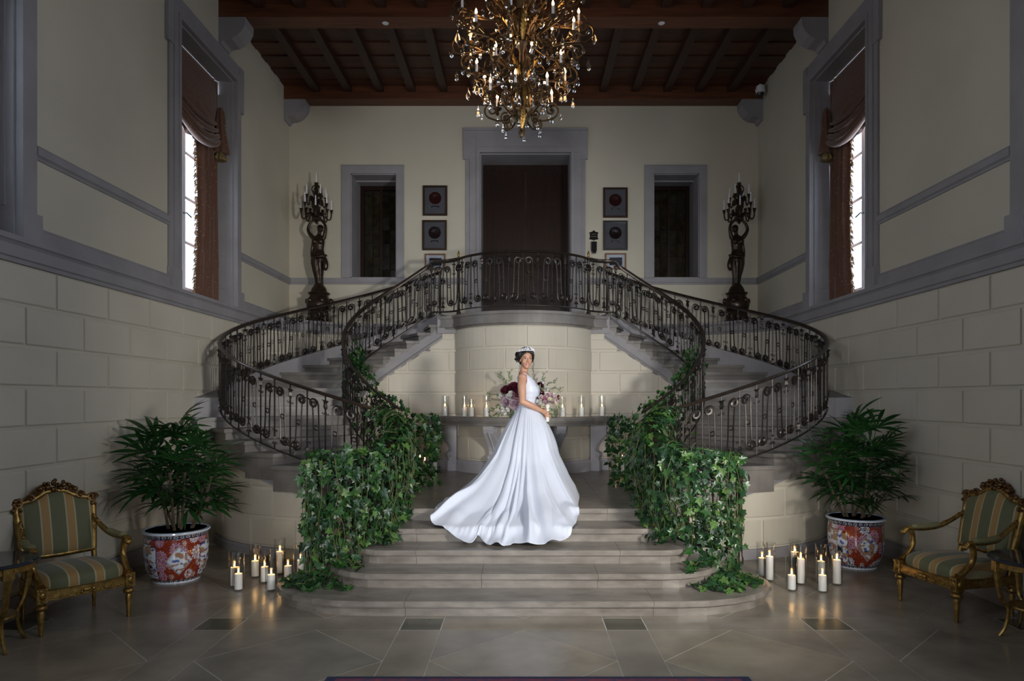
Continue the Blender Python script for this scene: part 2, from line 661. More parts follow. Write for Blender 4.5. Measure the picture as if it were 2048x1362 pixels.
# ---- side walls with window openings, ledge, chair rail
for sx, nm in ((-1, 'left'), (1, 'right')):
    mb = MB()

    def sb(x0, x1, y0, y1, z0, z1, mb=None, m=0):
        a, b = sx * x0, sx * x1
        mb.box(min(a, b), max(a, b), y0, y1, z0, z1, m)
    sb(W, W + 0.38, YF, YB + 0.9, -0.1, WZ[0], mb)
    sb(W, W + 0.38, YF, YB + 0.9, WZ[1], 7.05, mb)
    ys = [YF] + [v for w in sorted(WIN) for v in w] + [YB + 0.9]
    for i in range(0, len(ys), 2):
        sb(W, W + 0.38, ys[i], ys[i + 1], WZ[0], WZ[1], mb)
    wall = struct(mb.build('wall_' + nm, M_CREAM))
    # ashlar blocks below the ledge (upper rows run on behind the stair to the corner)
    path = Path([(sx * W, 1.0), (sx * W, 10.35)])
    side = 1 if sx < 0 else -1
    side = -side
    for r in range(8):
        z0 = 0.18 + 0.3245 * r
        a, b = z0 + 0.016, z0 + 0.3245 - 0.016
        s = -0.36 * (r % 2) + 0.1
        while s < 9.3:
            e0, e1 = max(s, 0) + 0.017, min(s + 0.72, 9.35) - 0.017
            s += 0.72
            if e1 < 7.4 or b > 1.45:
                if e1 - e0 > 0.1:
                    wall_block(wall, path, side, e0, e1, a, b)
    # ledge, skirting, chair rail, baseboard: grey stone
    tr = MB()
    base = Path([(sx * W, YF), (sx * W, 10.32)])
    L = base.L
    sweep(tr, base, side, [(-0.01, 2.77), (0.022, 2.77), (0.03, 2.80), (0.045, 2.81), (0.045, 2.90), (0.06, 2.92), (0.075, 2.93), (0.075, 2.97), (-0.01, 2.97)], 0, L, 1)
    trim = struct(tr.build('trim_ledge_' + nm, M_TRIM))
    ends = [YF] + [v for w in sorted(WIN) for v in (w[0] - 0.2, w[1] + 0.2)] + [YB]
    for i in range(0, len(ends), 2):
        y0, y1 = ends[i], ends[i + 1]
        pth = Path([(sx * W, y0), (sx * W, y1)])
        t2 = MB()
        sweep(t2, pth, side, [(-0.01, 2.97), (0.03, 2.97), (0.03, 3.07), (0.018, 3.10), (-0.01, 3.11)], 0, pth.L, 1)
        sweep(t2, pth, side, [(-0.01, 3.655), (0.012, 3.655), (0.02, 3.675), (0.038, 3.69), (0.038, 3.745), (0.028, 3.765), (-0.01, 3.77)], 0, pth.L, 1)
        t2.build('chair_rail', M_TRIM, trim)
    bb = MB()
    sweep(bb, Path([(sx * W, YF), (sx * W, 8.6)]), side, [(-0.01, 0), (0.03, 0), (0.03, 0.13), (0.02, 0.15), (0.018, 0.175), (-0.01, 0.18)], 0, 8.6 - YF, 1)
    struct(bb.build('baseboard_' + nm, M_TRIM))

# ---- windows: casing with crossettes, reveal, sash, panes, curtains
wn = 0
for sx in (-1, 1):
    for wi, (y0, y1) in enumerate(WIN):
        wn += 1
        z0, z1 = WZ
        mb = MB()

        def bx(x0, x1, a, b, c, d, m=0, mb=mb):
            p, q = sx * x0, sx * x1
            mb.box(min(p, q), max(p, q), a, b, c, d, m)
        # casing on the wall face (stands proud), stepped moulding, ears at the top, plinth blocks
        for (wd, pr, ep) in ((0.20, 0.03, 0.006), (0.135, 0.05, 0.003), (0.05, 0.062, 0.0)):
            bx(W - pr, W - 0.002 - ep, y0 - wd, y0 - ep, z0 + ep, z1 + wd + 0.06 * (wd > 0.19))
            bx(W - pr, W - 0.002 - ep, y1 + ep, y1 + wd, z0 + ep, z1 + wd + 0.06 * (wd > 0.19))
            bx(W - pr, W - 0.002 - ep, y0 - ep, y1 + ep, z1 + ep, z1 + wd + 0.06 * (wd > 0.19) - 0.001)
        for a, b in ((y0 - 0.26, y0 - 0.135), (y1 + 0.135, y1 + 0.26)):
            bx(W - 0.045, W - 0.004, a, b, z1 - 0.36, z1 + 0.255)
        for a, b in ((y0 - 0.215, y0), (y1, y1 + 0.215)):
            bx(W - 0.068, W - 0.005, a + 0.002, b - 0.002, z0 + 0.001, z0 + 0.22)
        w = struct(mb.build('window_%d' % wn, M_TRIM))
        mb = MB()

        def bx(x0, x1, a, b, c, d, m=0, mb=mb):
            p, q = sx * x0, sx * x1
            mb.box(min(p, q), max(p, q), a, b, c, d, m)
        # reveal lining
        bx(W - 0.001, W + 0.37, y0 - 0.003, y0 + 0.02, z0, z1)
        bx(W - 0.001, W + 0.37, y1 - 0.02, y1 + 0.003, z0, z1)
        bx(W - 0.0015, W + 0.369, y0, y1, z1 - 0.02, z1 + 0.003)
        bx(W + 0.06, W + 0.30, y1 - 0.03, y1 - 0.015, z0 + 0.25, z1 - 0.2)
        bx(W - 0.0012, W + 0.37, y0 + 0.021, y1 - 0.021, z0 - 0.003, z0 + 0.015)
        mb.build('reveal', M_TRIM, w)
        # two white casement leaves
        ym = (y0 + y1) / 2
        xs0, xs1 = W + 0.31, W + 0.36
        for (a, b) in ((y0 + 0.02, ym - 0.004), (ym + 0.004, y1 - 0.02)):
            mb = MB()
            st = 0.065

            def bx(x0, x1, a, b, c, d, m=0, mb=mb):
                p, q = sx * x0, sx * x1
                mb.box(min(p, q), max(p, q), a, b, c, d, m)
            bx(xs0, xs1, a, a + st, z0 + 0.01, z1 - 0.02)
            bx(xs0, xs1, b - st, b, z0 + 0.01, z1 - 0.02)
            bx(xs0, xs1, a + st, b - st, z0 + 0.01, z0 + 0.16)
            bx(xs0, xs1, a + st, b - st, z1 - 0.09, z1 - 0.02)
            zz = [z0 + 0.16 + (z1 - 0.09 - z0 - 0.16) * k / 5 for k in range(6)]
            for z in zz[1:-1]:
                bx(xs0 + 0.005, xs1 - 0.005, a + st, b - st, z - 0.018, z + 0.018)
            c = (a + b) / 2
            sash = mb.build('sash', M_WINWHITE, w)
            for k in range(5):
                pm = MB()
                p, q = sx * (xs0 + 0.02), sx * (xs0 + 0.026)
                pm.box(min(p, q), max(p, q), a + st, b - st, zz[k] + 0.01, zz[k + 1] - 0.01)
                pm.build('pane', M_PANE, sash)
        lv = MB()
        lv.tube([(sx * (xs0 - 0.005), ym, 4.05), (sx * (xs0 - 0.05), ym, 4.05), (sx * (xs0 - 0.06), ym + 0.10, 4.02)], 0.009, 6)
        lv.build('lever', M_BLACKP, w)
        if wi == 2:
            continue
        where = ('left', 'right')[sx > 0]
        far = ('far ' if wi == 0 else 'near ')
        cu = thing('curtain', 'rust damask swag and long fringed drape in the %s%s window' % (far, where), 'curtain',
                   (sx * (W + 0.2), y1 - 0.1, z0), group='rust damask curtains')
        # valance: cloth sheet gathered into swags, lower edge scalloped
        nu, nv = 44, 26
        rings = []
        for i in range(nv + 1):
            v = i / nv
            row = []
            for j in range(nu + 1):
                u = j / nu
                y = y0 + 0.03 + (y1 - y0 - 0.06) * u
                e = abs(2 * u - 1)
                bottom = 5.02 + 0.12 * (e ** 2) - 0.28 * max(0, e - 0.86) / 0.14 + 0.10 * max(0, 1 - abs(e - 0.80) / 0.08)
                z = z1 - 0.03 + (bottom - z1 + 0.03) * v
                bulge = 0.05 + 0.11 * sin(pi * min(1, v * 1.0)) * (0.35 + 0.65 * v) * (1 - e ** 4)
                fold = 0.026 * sin(v * v * 34 + 7 * (1 - e) ** 2 - 3) * max(0, v - 0.5) * 2 + 0.02 * sin(e * 46) * max(0, e - 0.75) * 4 + 0.02 * max(0, v - 0.85) * 6 * (1 - e ** 4)
                row.append((sx * (W + 0.27 - bulge - fold - 0.03 * max(0, v - 0.9) * 10 * 0), y, z))
            rings.append(row)
        va = MB()
        va.loft(rings, False, False)
        o = va.build('valance', M_DAMASK, cu, 1.5, recalc=False)
        so = o.modifiers.new('t', 'SOLIDIFY')
        so.thickness = 0.012
        # hanging drapes at both sides, fringed along their inner edge
        for (ya, yb, inner) in ((y1 - 0.62, y1 - 0.04, 'a'), (y0 + 0.04, y0 + 0.34, 'b')):
            rings = []
            for i in range(31):
                v = i / 30
                row = []
                for j in range(41):
                    u = j / 40
                    nar = 0.10 * sin(pi * v) + 0.03 * v
                    y = ya + (yb - ya) * u
                    if inner == 'a':
                        y += (1 - u) * (nar - 0.06 * v * v)
                    else:
                        y -= u * nar
                    x = W + 0.215 + 0.032 * sin(u * 25 + 0.5 * sin(v * 3)) + 0.01 * sin(u * 61 + 4 * v)
                    row.append((sx * x, y, 5.3 + (z0 + 0.015 - 5.3) * v))
                rings.append(row)
            dm = MB()
            dm.loft(rings, False, False)
            o = dm.build('drape', M_DAMASK, cu, 1.5, recalc=False)
            so = o.modifiers.new('t', 'SOLIDIFY')
            so.thickness = 0.010
            fm = MB()
            rnd = random.Random(wn)
            k = 0 if inner == 'a' else 40
            sg = -1 if inner == 'a' else 1
            for i in range(30):
                for q in range(7):
                    t = rnd.random()
                    a = Vector(rings[i][k]).lerp(Vector(rings[i + 1][k]), t)
                    l = 0.03 + 0.03 * rnd.random()
                    b = a + Vector((rnd.uniform(-0.025, 0.025), sg * l, -0.03 - 0.03 * rnd.random()))
                    fm.tube([a, (a + b) / 2 + Vector((0, sg * 0.008, 0.012)), b], [0.005, 0.009, 0.004], 4)
            fm.build('fringe', M_FRINGE, o)
        # gathered rolls of the swag along its lower edge
        sw = MB()
        for (dz_, dip, rr, xo) in ((0.16, 0.16, 0.034, 0.10), (0.09, 0.20, 0.042, 0.085), (0.02, 0.23, 0.046, 0.075), (0.24, 0.13, 0.026, 0.115)):
            pts = []
            for k in range(17):
                u = k / 16
                pts.append((sx * (W + xo + 0.06 * (2 * u - 1) ** 4), y0 + 0.10 + (y1 - y0 - 0.20) * u, 5.19 + dz_ - dip * (1 - (2 * u - 1) ** 2)))
            sw.tube(pts, [rr * (0.45 + 0.55 * (1 - abs(2 * k / 16 - 1) ** 3)) for k in range(17)], 10)
        sw.build('swag_folds', M_DAMASK, cu, 1.2)
        # pleated tails with tassels at both corners
        for ty in (y1 - 0.12, y0 + 0.12):
            tl = MB()
            c = (sx * (W + 0.12), ty, 5.02)
            tl.lathe([(0.02, 0.62), (0.045, 0.55), (0.06, 0.42), (0.055, 0.34), (0.085, 0.12), (0.10, 0.0), (0.03, 0.02)], 28, c, fn=lambda a, z: 1 + 0.20 * sin(a * 6 + z * 3))
            tail = tl.build('tail', M_DAMASK, cu, 1.2)
            tm = MB()
            c = (sx * (W + 0.12), ty, 4.93)
            tm.lathe([(0.015, 0.17), (0.04, 0.155), (0.055, 0.12), (0.035, 0.10), (0.05, 0.09), (0.085, 0.02), (0.075, 0.0)], 20, c,
                     fn=lambda a, z: 1 + 0.16 * sin(a * 9))
            tm.build('tassel', M_TASSEL, tail)

# ---- back wall with a doorway and two niches
DX = 0.034
D0, D1 = DX - 0.771, DX + 0.771
DZ1 = 5.879
NI = [(-2.924, -2.153), (2.204, 2.975)]
NZ = (3.77, 5.531)
mb = MB()
xs = [-W, NI[0][0], NI[0][1], D0, D1, NI[1][0], NI[1][1], W]
for i in range(0, 8, 2):
    mb.box(xs[i], xs[i + 1], YB, YB + 0.70, -0.1, 7.05)
for (a, b) in NI:
    mb.box(a, b, YB, YB + 0.7, -0.1, NZ[0])
    mb.box(a, b, YB, YB + 0.7, NZ[1], 7.05)
mb.box(D0, D1, YB, YB + 0.7, DZ1, 7.05)
mb.box(D0, D1, YB, YB + 0.7, -0.1, TOP)
mb.box(-W, W, YB + 0.7, YB + 0.8, -0.1, 7.05)
wall_back = struct(mb.build('wall_back', M_CREAM))
mb = MB()
mb.box(-W, W, YF - 0.3, YF, -0.1, 7.05)
struct(mb.build('wall_front', M_CREAM))

# chair rail on the back wall
tr = MB()
for a, b in ((-W, NI[0][0] - 0.155), (NI[0][1] + 0.125, DX - 1.03), (DX + 1.03, NI[1][0] - 0.135), (NI[1][1] + 0.155, W)):
    pass
for a, b in ((-W, DX - 1.013), (DX + 1.013, W)):
    tr.box(a, b, YB - 0.02, YB + 0.01, 3.658, 3.768)
    tr.box(a, b, YB - 0.036, YB + 0.01, 3.69, 3.752)
struct(tr.build('trim_back', M_TRIM))

# door casing with crossette ears
tr = MB()
for wd, pr, ep in ((0.242, 0.03, 0.006), (0.17, 0.05, 0.003), (0.06, 0.065, 0.0)):
    tr.box(D0 - wd, D0 - ep, YB - pr, YB - 0.002 - ep, TOP, DZ1)
    tr.box(D1 + ep, D1 + wd, YB - pr, YB - 0.002 - ep, TOP, DZ1)
    tr.box(D0 - wd, D1 + wd, YB - pr, YB - 0.002 - ep, DZ1 + ep, DZ1 + wd * 1.5)
tr.box(DX - 1.05, DX + 1.05, YB - 0.04, YB + 0.02, DZ1 + 0.07, 6.294)
tr.box(DX - 1.05, DX + 1.05, YB - 0.062, YB + 0.02, 6.25, 6.294)
tr.box(DX - 0.84, DX + 0.84, YB - 0.056, YB + 0.02, DZ1 + 0.10, DZ1 + 0.29)
for s in (-1, 1):
    a, b = sorted((DX + s * 0.93, DX + s * 1.05))
    tr.box(a, b, YB - 0.045, YB + 0.02, 5.768, 6.294)
tr.box(D0 - 0.001, D0 + 0.02, YB - 0.001, YB + 0.56, TOP, DZ1)
tr.box(D1 - 0.02, D1 + 0.001, YB - 0.001, YB + 0.56, TOP, DZ1)
tr.box(D0, D1, YB, YB + 0.56, DZ1 - 0.02, DZ1 + 0.001)
struct(tr.build('trim_door', M_TRIM))
# double door with fielded panels
YD = 12.11
mb = MB()
mb.box(D0 + 0.02, D1 - 0.02, YD - 0.03, YD + 0.05, DZ1 - 0.12, DZ1 - 0.02)
mb.box(D0 + 0.02, D0 + 0.09, YD - 0.03, YD + 0.05, TOP, DZ1 - 0.12)
mb.box(D1 - 0.09, D1 - 0.02, YD - 0.03, YD + 0.05, TOP, DZ1 - 0.12)
door = struct(mb.build('door_1', M_DOOR))
for (a, b) in ((D0 + 0.09, DX - 0.004), (DX + 0.004, D1 - 0.09)):
    mb = MB()
    mb.box(a, b, YD, YD + 0.045, TOP + 0.01, DZ1 - 0.12)
    leaf = mb.build('door_leaf', M_DOOR, door)
    for (z0, z1) in ((TOP + 0.12, TOP + 0.62), (TOP + 0.76, TOP + 0.98), (TOP + 1.10, TOP + 2.05), (TOP + 2.18, TOP + 2.68)):
        pm = MB()
        pm.box(a + 0.10, b - 0.10, YD - 0.012, YD + 0.01, z0, z1)
        pm.box(a + 0.125, b - 0.125, YD - 0.020, YD + 0.01, z0 + 0.03, z1 - 0.03)
        pm.build('panel', M_DOOR, leaf)
kn = MB()
kn.ball((DX + 0.06, YD - 0.05, TOP + 0.98), 0.03)
kn.tube([(DX + 0.06, YD, TOP + 0.98), (DX + 0.06, YD - 0.05, TOP + 0.98)], 0.012)
kn.build('knob', M_GOLD, door)
# niche windows of dark leaded glass
M_LEADED = mat('dark_leaded_glass', (0.028, 0.022, 0.010), 0.10, scale=9, col2=(0.008, 0.008, 0.006))
for k, (a, b) in enumerate(NI):
    tr = MB()
    oa, ob = a - 0.153, b + 0.153 - 0.025
    tr.box(oa, a, YB - 0.03, YB + 0.02, NZ[0], NZ[1])
    tr.box(b, ob, YB - 0.03, YB + 0.02, NZ[0], NZ[1])
    tr.box(oa, ob, YB - 0.03, YB + 0.02, NZ[1], 5.675)
    tr.box(oa - 0.0, ob, YB - 0.045, YB + 0.02, 5.655, 5.675)
    tr.box(a - 0.001, a + 0.015, YB, YB + 0.62, NZ[0], NZ[1])
    tr.box(b - 0.015, b + 0.001, YB, YB + 0.62, NZ[0], NZ[1])
    tr.box(a, b, YB, YB + 0.62, NZ[1] - 0.015, NZ[1] + 0.001)
    tr.box(a, b, YB, YB + 0.62, NZ[0] - 0.02, NZ[0] + 0.012)
    tr.box(a, b, YB + 0.30, YB + 0.32, NZ[1] - 0.04, NZ[1])
    w = struct(tr.build('window_%d' % (wn + 1 + k), M_TRIM))
    fm = MB()
    yy = YB + 0.60
    fm.box(a + 0.015, a + 0.085, yy, yy + 0.05, NZ[0], NZ[1] - 0.015)
    fm.box(b - 0.085, b - 0.015, yy, yy + 0.05, NZ[0], NZ[1] - 0.015)
    fm.box(a + 0.085, b - 0.085, yy, yy + 0.05, NZ[1] - 0.09, NZ[1] - 0.015)
    fm.box((a + b) / 2 - 0.02, (a + b) / 2 + 0.02, yy, yy + 0.05, NZ[0], NZ[1] - 0.09)
    fm.build('frame', M_DOOR, w)
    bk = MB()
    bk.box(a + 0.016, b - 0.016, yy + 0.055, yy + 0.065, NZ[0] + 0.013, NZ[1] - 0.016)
    bk.build('backing', mat('painted_dark_backing', (0.006, 0.005, 0.004), 0.9), w)  # near-black sheet added behind the panes; darkness put into its colour
    for i in range(4):
        for j in range(7):
            x0 = a + 0.085 + (b - a - 0.17) * i / 4
            x1 = a + 0.085 + (b - a - 0.17) * (i + 1) / 4
            z0 = NZ[0] + 0.02 + (NZ[1] - NZ[0] - 0.12) * j / 7
            z1 = NZ[0] + 0.02 + (NZ[1] - NZ[0] - 0.12) * (j + 1) / 7
            pm = MB()
            rr = random.Random(i * 9 + j + k)
            M = Matrix.Translation(((x0 + x1) / 2, yy + 0.03, (z0 + z1) / 2)) @ Matrix.Rotation(rr.uniform(-.05, .05), 4, 'X') @ Matrix.Rotation(rr.uniform(-.05, .05), 4, 'Z')
            pm.box(-(x1 - x0) / 2 + 0.006, (x1 - x0) / 2 - 0.006, -0.003, 0.003, -(z1 - z0) / 2 + 0.006, (z1 - z0) / 2 - 0.006, M=M)
            pm.build('pane', M_LEADED, w)

# ---- timber ceiling: cross beams on corbels, joists, planks
BZ, JZ, PZ = 6.684, 6.80, 6.90
cb = MB()
cb.box(-W - 0.3, W + 0.3, YF - 0.3, YB + 0.8, PZ + 0.05, PZ + 0.15)
ceiling = struct(cb.build('ceiling', M_PLANKS[2]))
beams = [(11.30, 11.57), (8.88, 9.155), (6.46, 6.735), (4.04, 4.315), (1.62, 1.895), (-0.80, -0.525), (-3.2, -2.945)]
for i, (a, b) in enumerate(beams):
    mb = MB()
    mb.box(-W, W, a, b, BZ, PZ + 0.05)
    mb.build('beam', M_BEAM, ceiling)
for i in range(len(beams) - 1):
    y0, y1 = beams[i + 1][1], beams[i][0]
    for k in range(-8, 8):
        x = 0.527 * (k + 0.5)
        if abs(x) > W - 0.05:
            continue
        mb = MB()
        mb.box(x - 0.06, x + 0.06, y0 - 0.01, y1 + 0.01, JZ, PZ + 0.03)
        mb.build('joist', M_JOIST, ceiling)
    n = 11
    if y1 > 6.0:
        for k in range(n):
            mb = MB()
            a, b = y0 + (y1 - y0) * k / n, y0 + (y1 - y0) * (k + 1) / n
            dz = 0.018 * (k % 2)
            mb.box(-W, W, a + 0.003, b - 0.003, PZ + dz, PZ + 0.045 + dz)
            mb.build('plank', M_PLANKS[random.choice((0, 0, 1))], ceiling)
for sx in (-1, 1):
    for (a, b) in beams[:5]:
        prof = [(0, BZ), (0.35, BZ), (0.35, BZ - 0.05), (0.345, BZ - 0.10), (0.31, BZ - 0.17), (0.25, BZ - 0.235), (0.17, BZ - 0.28),
                (0.10, BZ - 0.29), (0.06, BZ - 0.30), (0.03, BZ - 0.345), (0, BZ - 0.35)]
        mb = MB()
        n = len(prof)
        vs = [(sx * (W - o), a + 0.0, z) for o, z in prof] + [(sx * (W - o), b, z) for o, z in prof]
        mb.add(vs, [tuple(range(n)), tuple(range(2 * n - 1, n - 1, -1))] + [(i, n + i, n + (i + 1) % n, (i + 1) % n) for i in range(n)])
        mb.build('corbel', M_TRIM, ceiling)
# little fittings on the ceiling
for px, nm in ((771, 'left'), (1323, 'right')):
    mb = MB()
    c = P3(px, 48, 9.03)
    mb.lathe([(0.045, 0.03), (0.045, 0.0), (0.03, -0.012), (0.012, -0.016)], 16, (c.x, 9.03, BZ - 0.0))
    tag(mb.build('sprinkler_cap', M_WHITEP), 'small round white cap under the ceiling beam %s of the chandelier' % nm, 'fitting')
c = P3(1521, 190, 11.1)
dc = thing('security_camera', 'white dome security camera below the beam in the right back corner', 'camera', (c.x, 11.1, 6.70))
mb = MB()
mb.lathe([(0.03, 0.12), (0.07, 0.10), (0.075, 0.02), (0.07, -0.01)], 18, (c.x, 11.1, 6.70))
mb.box(c.x - 0.02, c.x + 0.02, 11.1, 11.31, 6.80, 6.84)
mb.build('housing', M_WHITEP, dc)
mb = MB()
mb.lathe([(0.06, 0.0), (0.055, -0.03), (0.035, -0.055), (0.01, -0.06)], 18, (c.x, 11.1, 6.69))
mb.build('lens_dome', M_BLACKP, dc)

# ================================================================== STAIRS
CX, CY = -1.985, 9.25          # centre of the left horseshoe flight
R_DRUM, R_RAIL, R_END, R_WALL = 2.00, 1.95, 2.06, 2.25
TH0, TH1 = 285.0, 71.0
TH_W = 208.2                   # where the flight meets the side wall
NS = 18


def helix_th(th):
    return LAND + TREAD_Z * ((TH0 - th) / (TH0 - TH1) * NS + 0.5)


inner_pts = catmull([(-1.50, 8.60, 0), (-1.92, 8.72, 0), (-2.28, 9.10, 0), (-2.45, 9.60, 0), (-2.33, 10.15, 0), (-1.95, 10.47, 0), (-1.25, 10.52, 0)], 10)
inner_pts = [(p.x, p.y) for p in inner_pts]


def outer_pt(th, R=None):
    a = radians(th)
    if R is None:
        R = R_END if th > TH_W else R_WALL
    x, y = CX + R * cos(a), CY + R * sin(a)
    return (max(x, -W + 0.0), min(y, YB - 0.01))


def clip_x(poly, x0, x1):
    def half(poly, f):
        out = []
        for i in range(len(poly)):
            a, b = poly[i], poly[(i + 1) % len(poly)]
            fa, fb = f(a), f(b)
            if fa >= 0:
                out.append(a)
            if (fa >= 0) != (fb >= 0):
                t = fa / (fa - fb)
                out.append((a[0] + (b[0] - a[0]) * t, a[1] + (b[1] - a[1]) * t))
        return out
    poly = half(poly, lambda p: p[0] - x0)
    return half(poly, lambda p: x1 - p[0]) if poly else poly


def inset(poly, d):
    """move every corner of a counter-clockwise polygon inwards by d"""
    n = len(poly)
    out = []
    for i in range(n):
        p0, p1, p2 = Vector(poly[i - 1]), Vector(poly[i]), Vector(poly[(i + 1) % n])
        e1, e2 = (p1 - p0), (p2 - p1)
        if e1.length < 1e-6 or e2.length < 1e-6:
            out.append(tuple(p1))
            continue
        e1.normalize()
        e2.normalize()
        n1, n2 = Vector((-e1.y, e1.x)), Vector((-e2.y, e2.x))
        m = n1 + n2
        if m.length < 1e-6:
            m = n1
        m.normalize()
        out.append(tuple(p1 + m * (d / max(0.35, m.dot(n1)))))
    return out


# ---- the five broad steps up to the landing, rounded at the ends, each of several stones
low = thing('entrance_steps', 'broad limestone steps with rounded ends leading up to the lower landing', 'steps', (0, 5.9, 0))
spec = [(5.322, 1.22, 0.92, 0.64, 7.35), (5.672, 1.17, 0.58, 0.50, 7.35), (5.998, 1.22, 0.36, 0.34, 7.3), (6.346, 1.22, 0.27, 0.28, 7.3)]
cuts = [(-9, -0.93, 1.02, 9), (-9, -0.35, 0.62, 9), (-9, -0.95, 0.85, 9), (-9, -1.0, 0.35, 9)]
for k, (yf, cx, rx, ry, yb) in enumerate(spec):
    zt = RISE * (k + 1)
    pts = []
    for i in range(13):
        a = pi * i / 12 / (1.0)
        pts.append((-cx - rx * sin(a), yf + ry - ry * cos(a)))
    left = pts                       # from front (a=0) round to the back
    poly = [(-cx, yf)]
    poly = list(reversed(left[:1])) 
    ring = [(x, y) for x, y in left]
    ring = ring + [(-cx + 0.05, yb)]
    right = [(-x, y) for x, y in reversed(ring)]
    poly = right + ring              # runs right-back -> right-front -> left-front -> left-back
    poly = poly[::-1]
    if sum((poly[i][0] * poly[(i + 1) % len(poly)][1] - poly[(i + 1) % len(poly)][0] * poly[i][1]) for i in range(len(poly))) < 0:
        poly = poly[::-1]
    cu = cuts[k]
    for a, b in zip(cu, cu[1:]):
        mb = MB()
        # rounded nosing: stacked offsets of the outline, cut to this stone
        for d, z0, z1 in ((0.048, zt - RISE - (0.0 if k == 0 else 0.01), zt - 0.045), (0.020, zt - 0.050, zt - 0.040), (0.003, zt - 0.043, zt - 0.034),
                          (0.0, zt - 0.035, zt - 0.018), (0.003, zt - 0.019, zt - 0.008), (0.010, zt - 0.009, zt)):
            pc = clip_x(inset(poly, d), a + (0.0012 if a > -5 else 0), b - (0.0012 if b < 5 else 0))
            mb.prism(pc, z0, z1)
        mb.build('step_stone', M_STONE, low)
mb = MB()
pl = [(-1.52, 7.2), (-1.35, 6.9), (-1.2, 6.741), (1.2, 6.741), (1.35, 6.9), (1.52, 7.2), (1.52, 10.62), (-1.52, 10.62)]
for a, b in ((-9, -0.78), (-0.78, 0.83), (0.83, 9)):
    mb = MB()
    for d, z0, z1 in ((0.048, LAND - RISE - 0.01, LAND - 0.045), (0.020, LAND - 0.050, LAND - 0.040), (0.003, LAND - 0.043, LAND - 0.034),
                      (0.0, LAND - 0.035, LAND - 0.018), (0.003, LAND - 0.019, LAND - 0.008), (0.010, LAND - 0.009, LAND)):
        pc = clip_x(inset(pl, d), a + 0.0012, b - 0.0012)
        mb.prism(pc, z0, z1)
    mb.build('landing_stone', M_STONE, low)

# ---- convex wall below the balcony and flat walls beside it (under the flights)
BC, BR = (0.0, 10.92), 1.12
bulge = Path(arc(BC, BR, 270 - 68, 270 + 68, 40))
mb = MB()
poly = arc(BC, BR, 270 - 68.2, 270 + 68.2, 40) + [(1.03, 11.5), (-1.03, 11.5)]
mb.prism(poly, 0.3, TOP - 0.18)
stairwall = struct(mb.build('wall_under_balcony', M_JOINT))
ashlar(stairwall, bulge, -1, 0.0, bulge.L, 0.81, 6, 0.33, 0.62, zt=lambda s: TOP - 0.19, curved=True, phase=0.18)
sk = MB()
sweep(sk, bulge, -1, [(-0.01, LAND), (0.04, LAND), (0.04, 0.76), (0.025, 0.78), (0.022, 0.80), (-0.01, 0.81)], 0, bulge.L, 40)
struct(sk.build('baseboard_balcony', M_BENCH))


# ---- ironwork
def tulip(mb, place, h0, h1, r=0.026):
    """bell-shaped iron flower between heights h0 (stalk) and h1 (mouth)"""
    prof = [(0.25, 0.0), (0.75, 0.12), (0.95, 0.35), (0.75, 0.6), (0.8, 0.8), (1.5, 1.0)]
    rings = []
    for rr, t in prof:
        ring = []
        for j in range(8):
            a = 2 * pi * j / 8
            q = rr * r * (1.0 if j % 2 == 0 else 0.72)
            ring.append(place(q * cos(a), h0 + (h1 - h0) * t, q * sin(a)))
        rings.append(ring)
    mb.loft(rings, True, True)


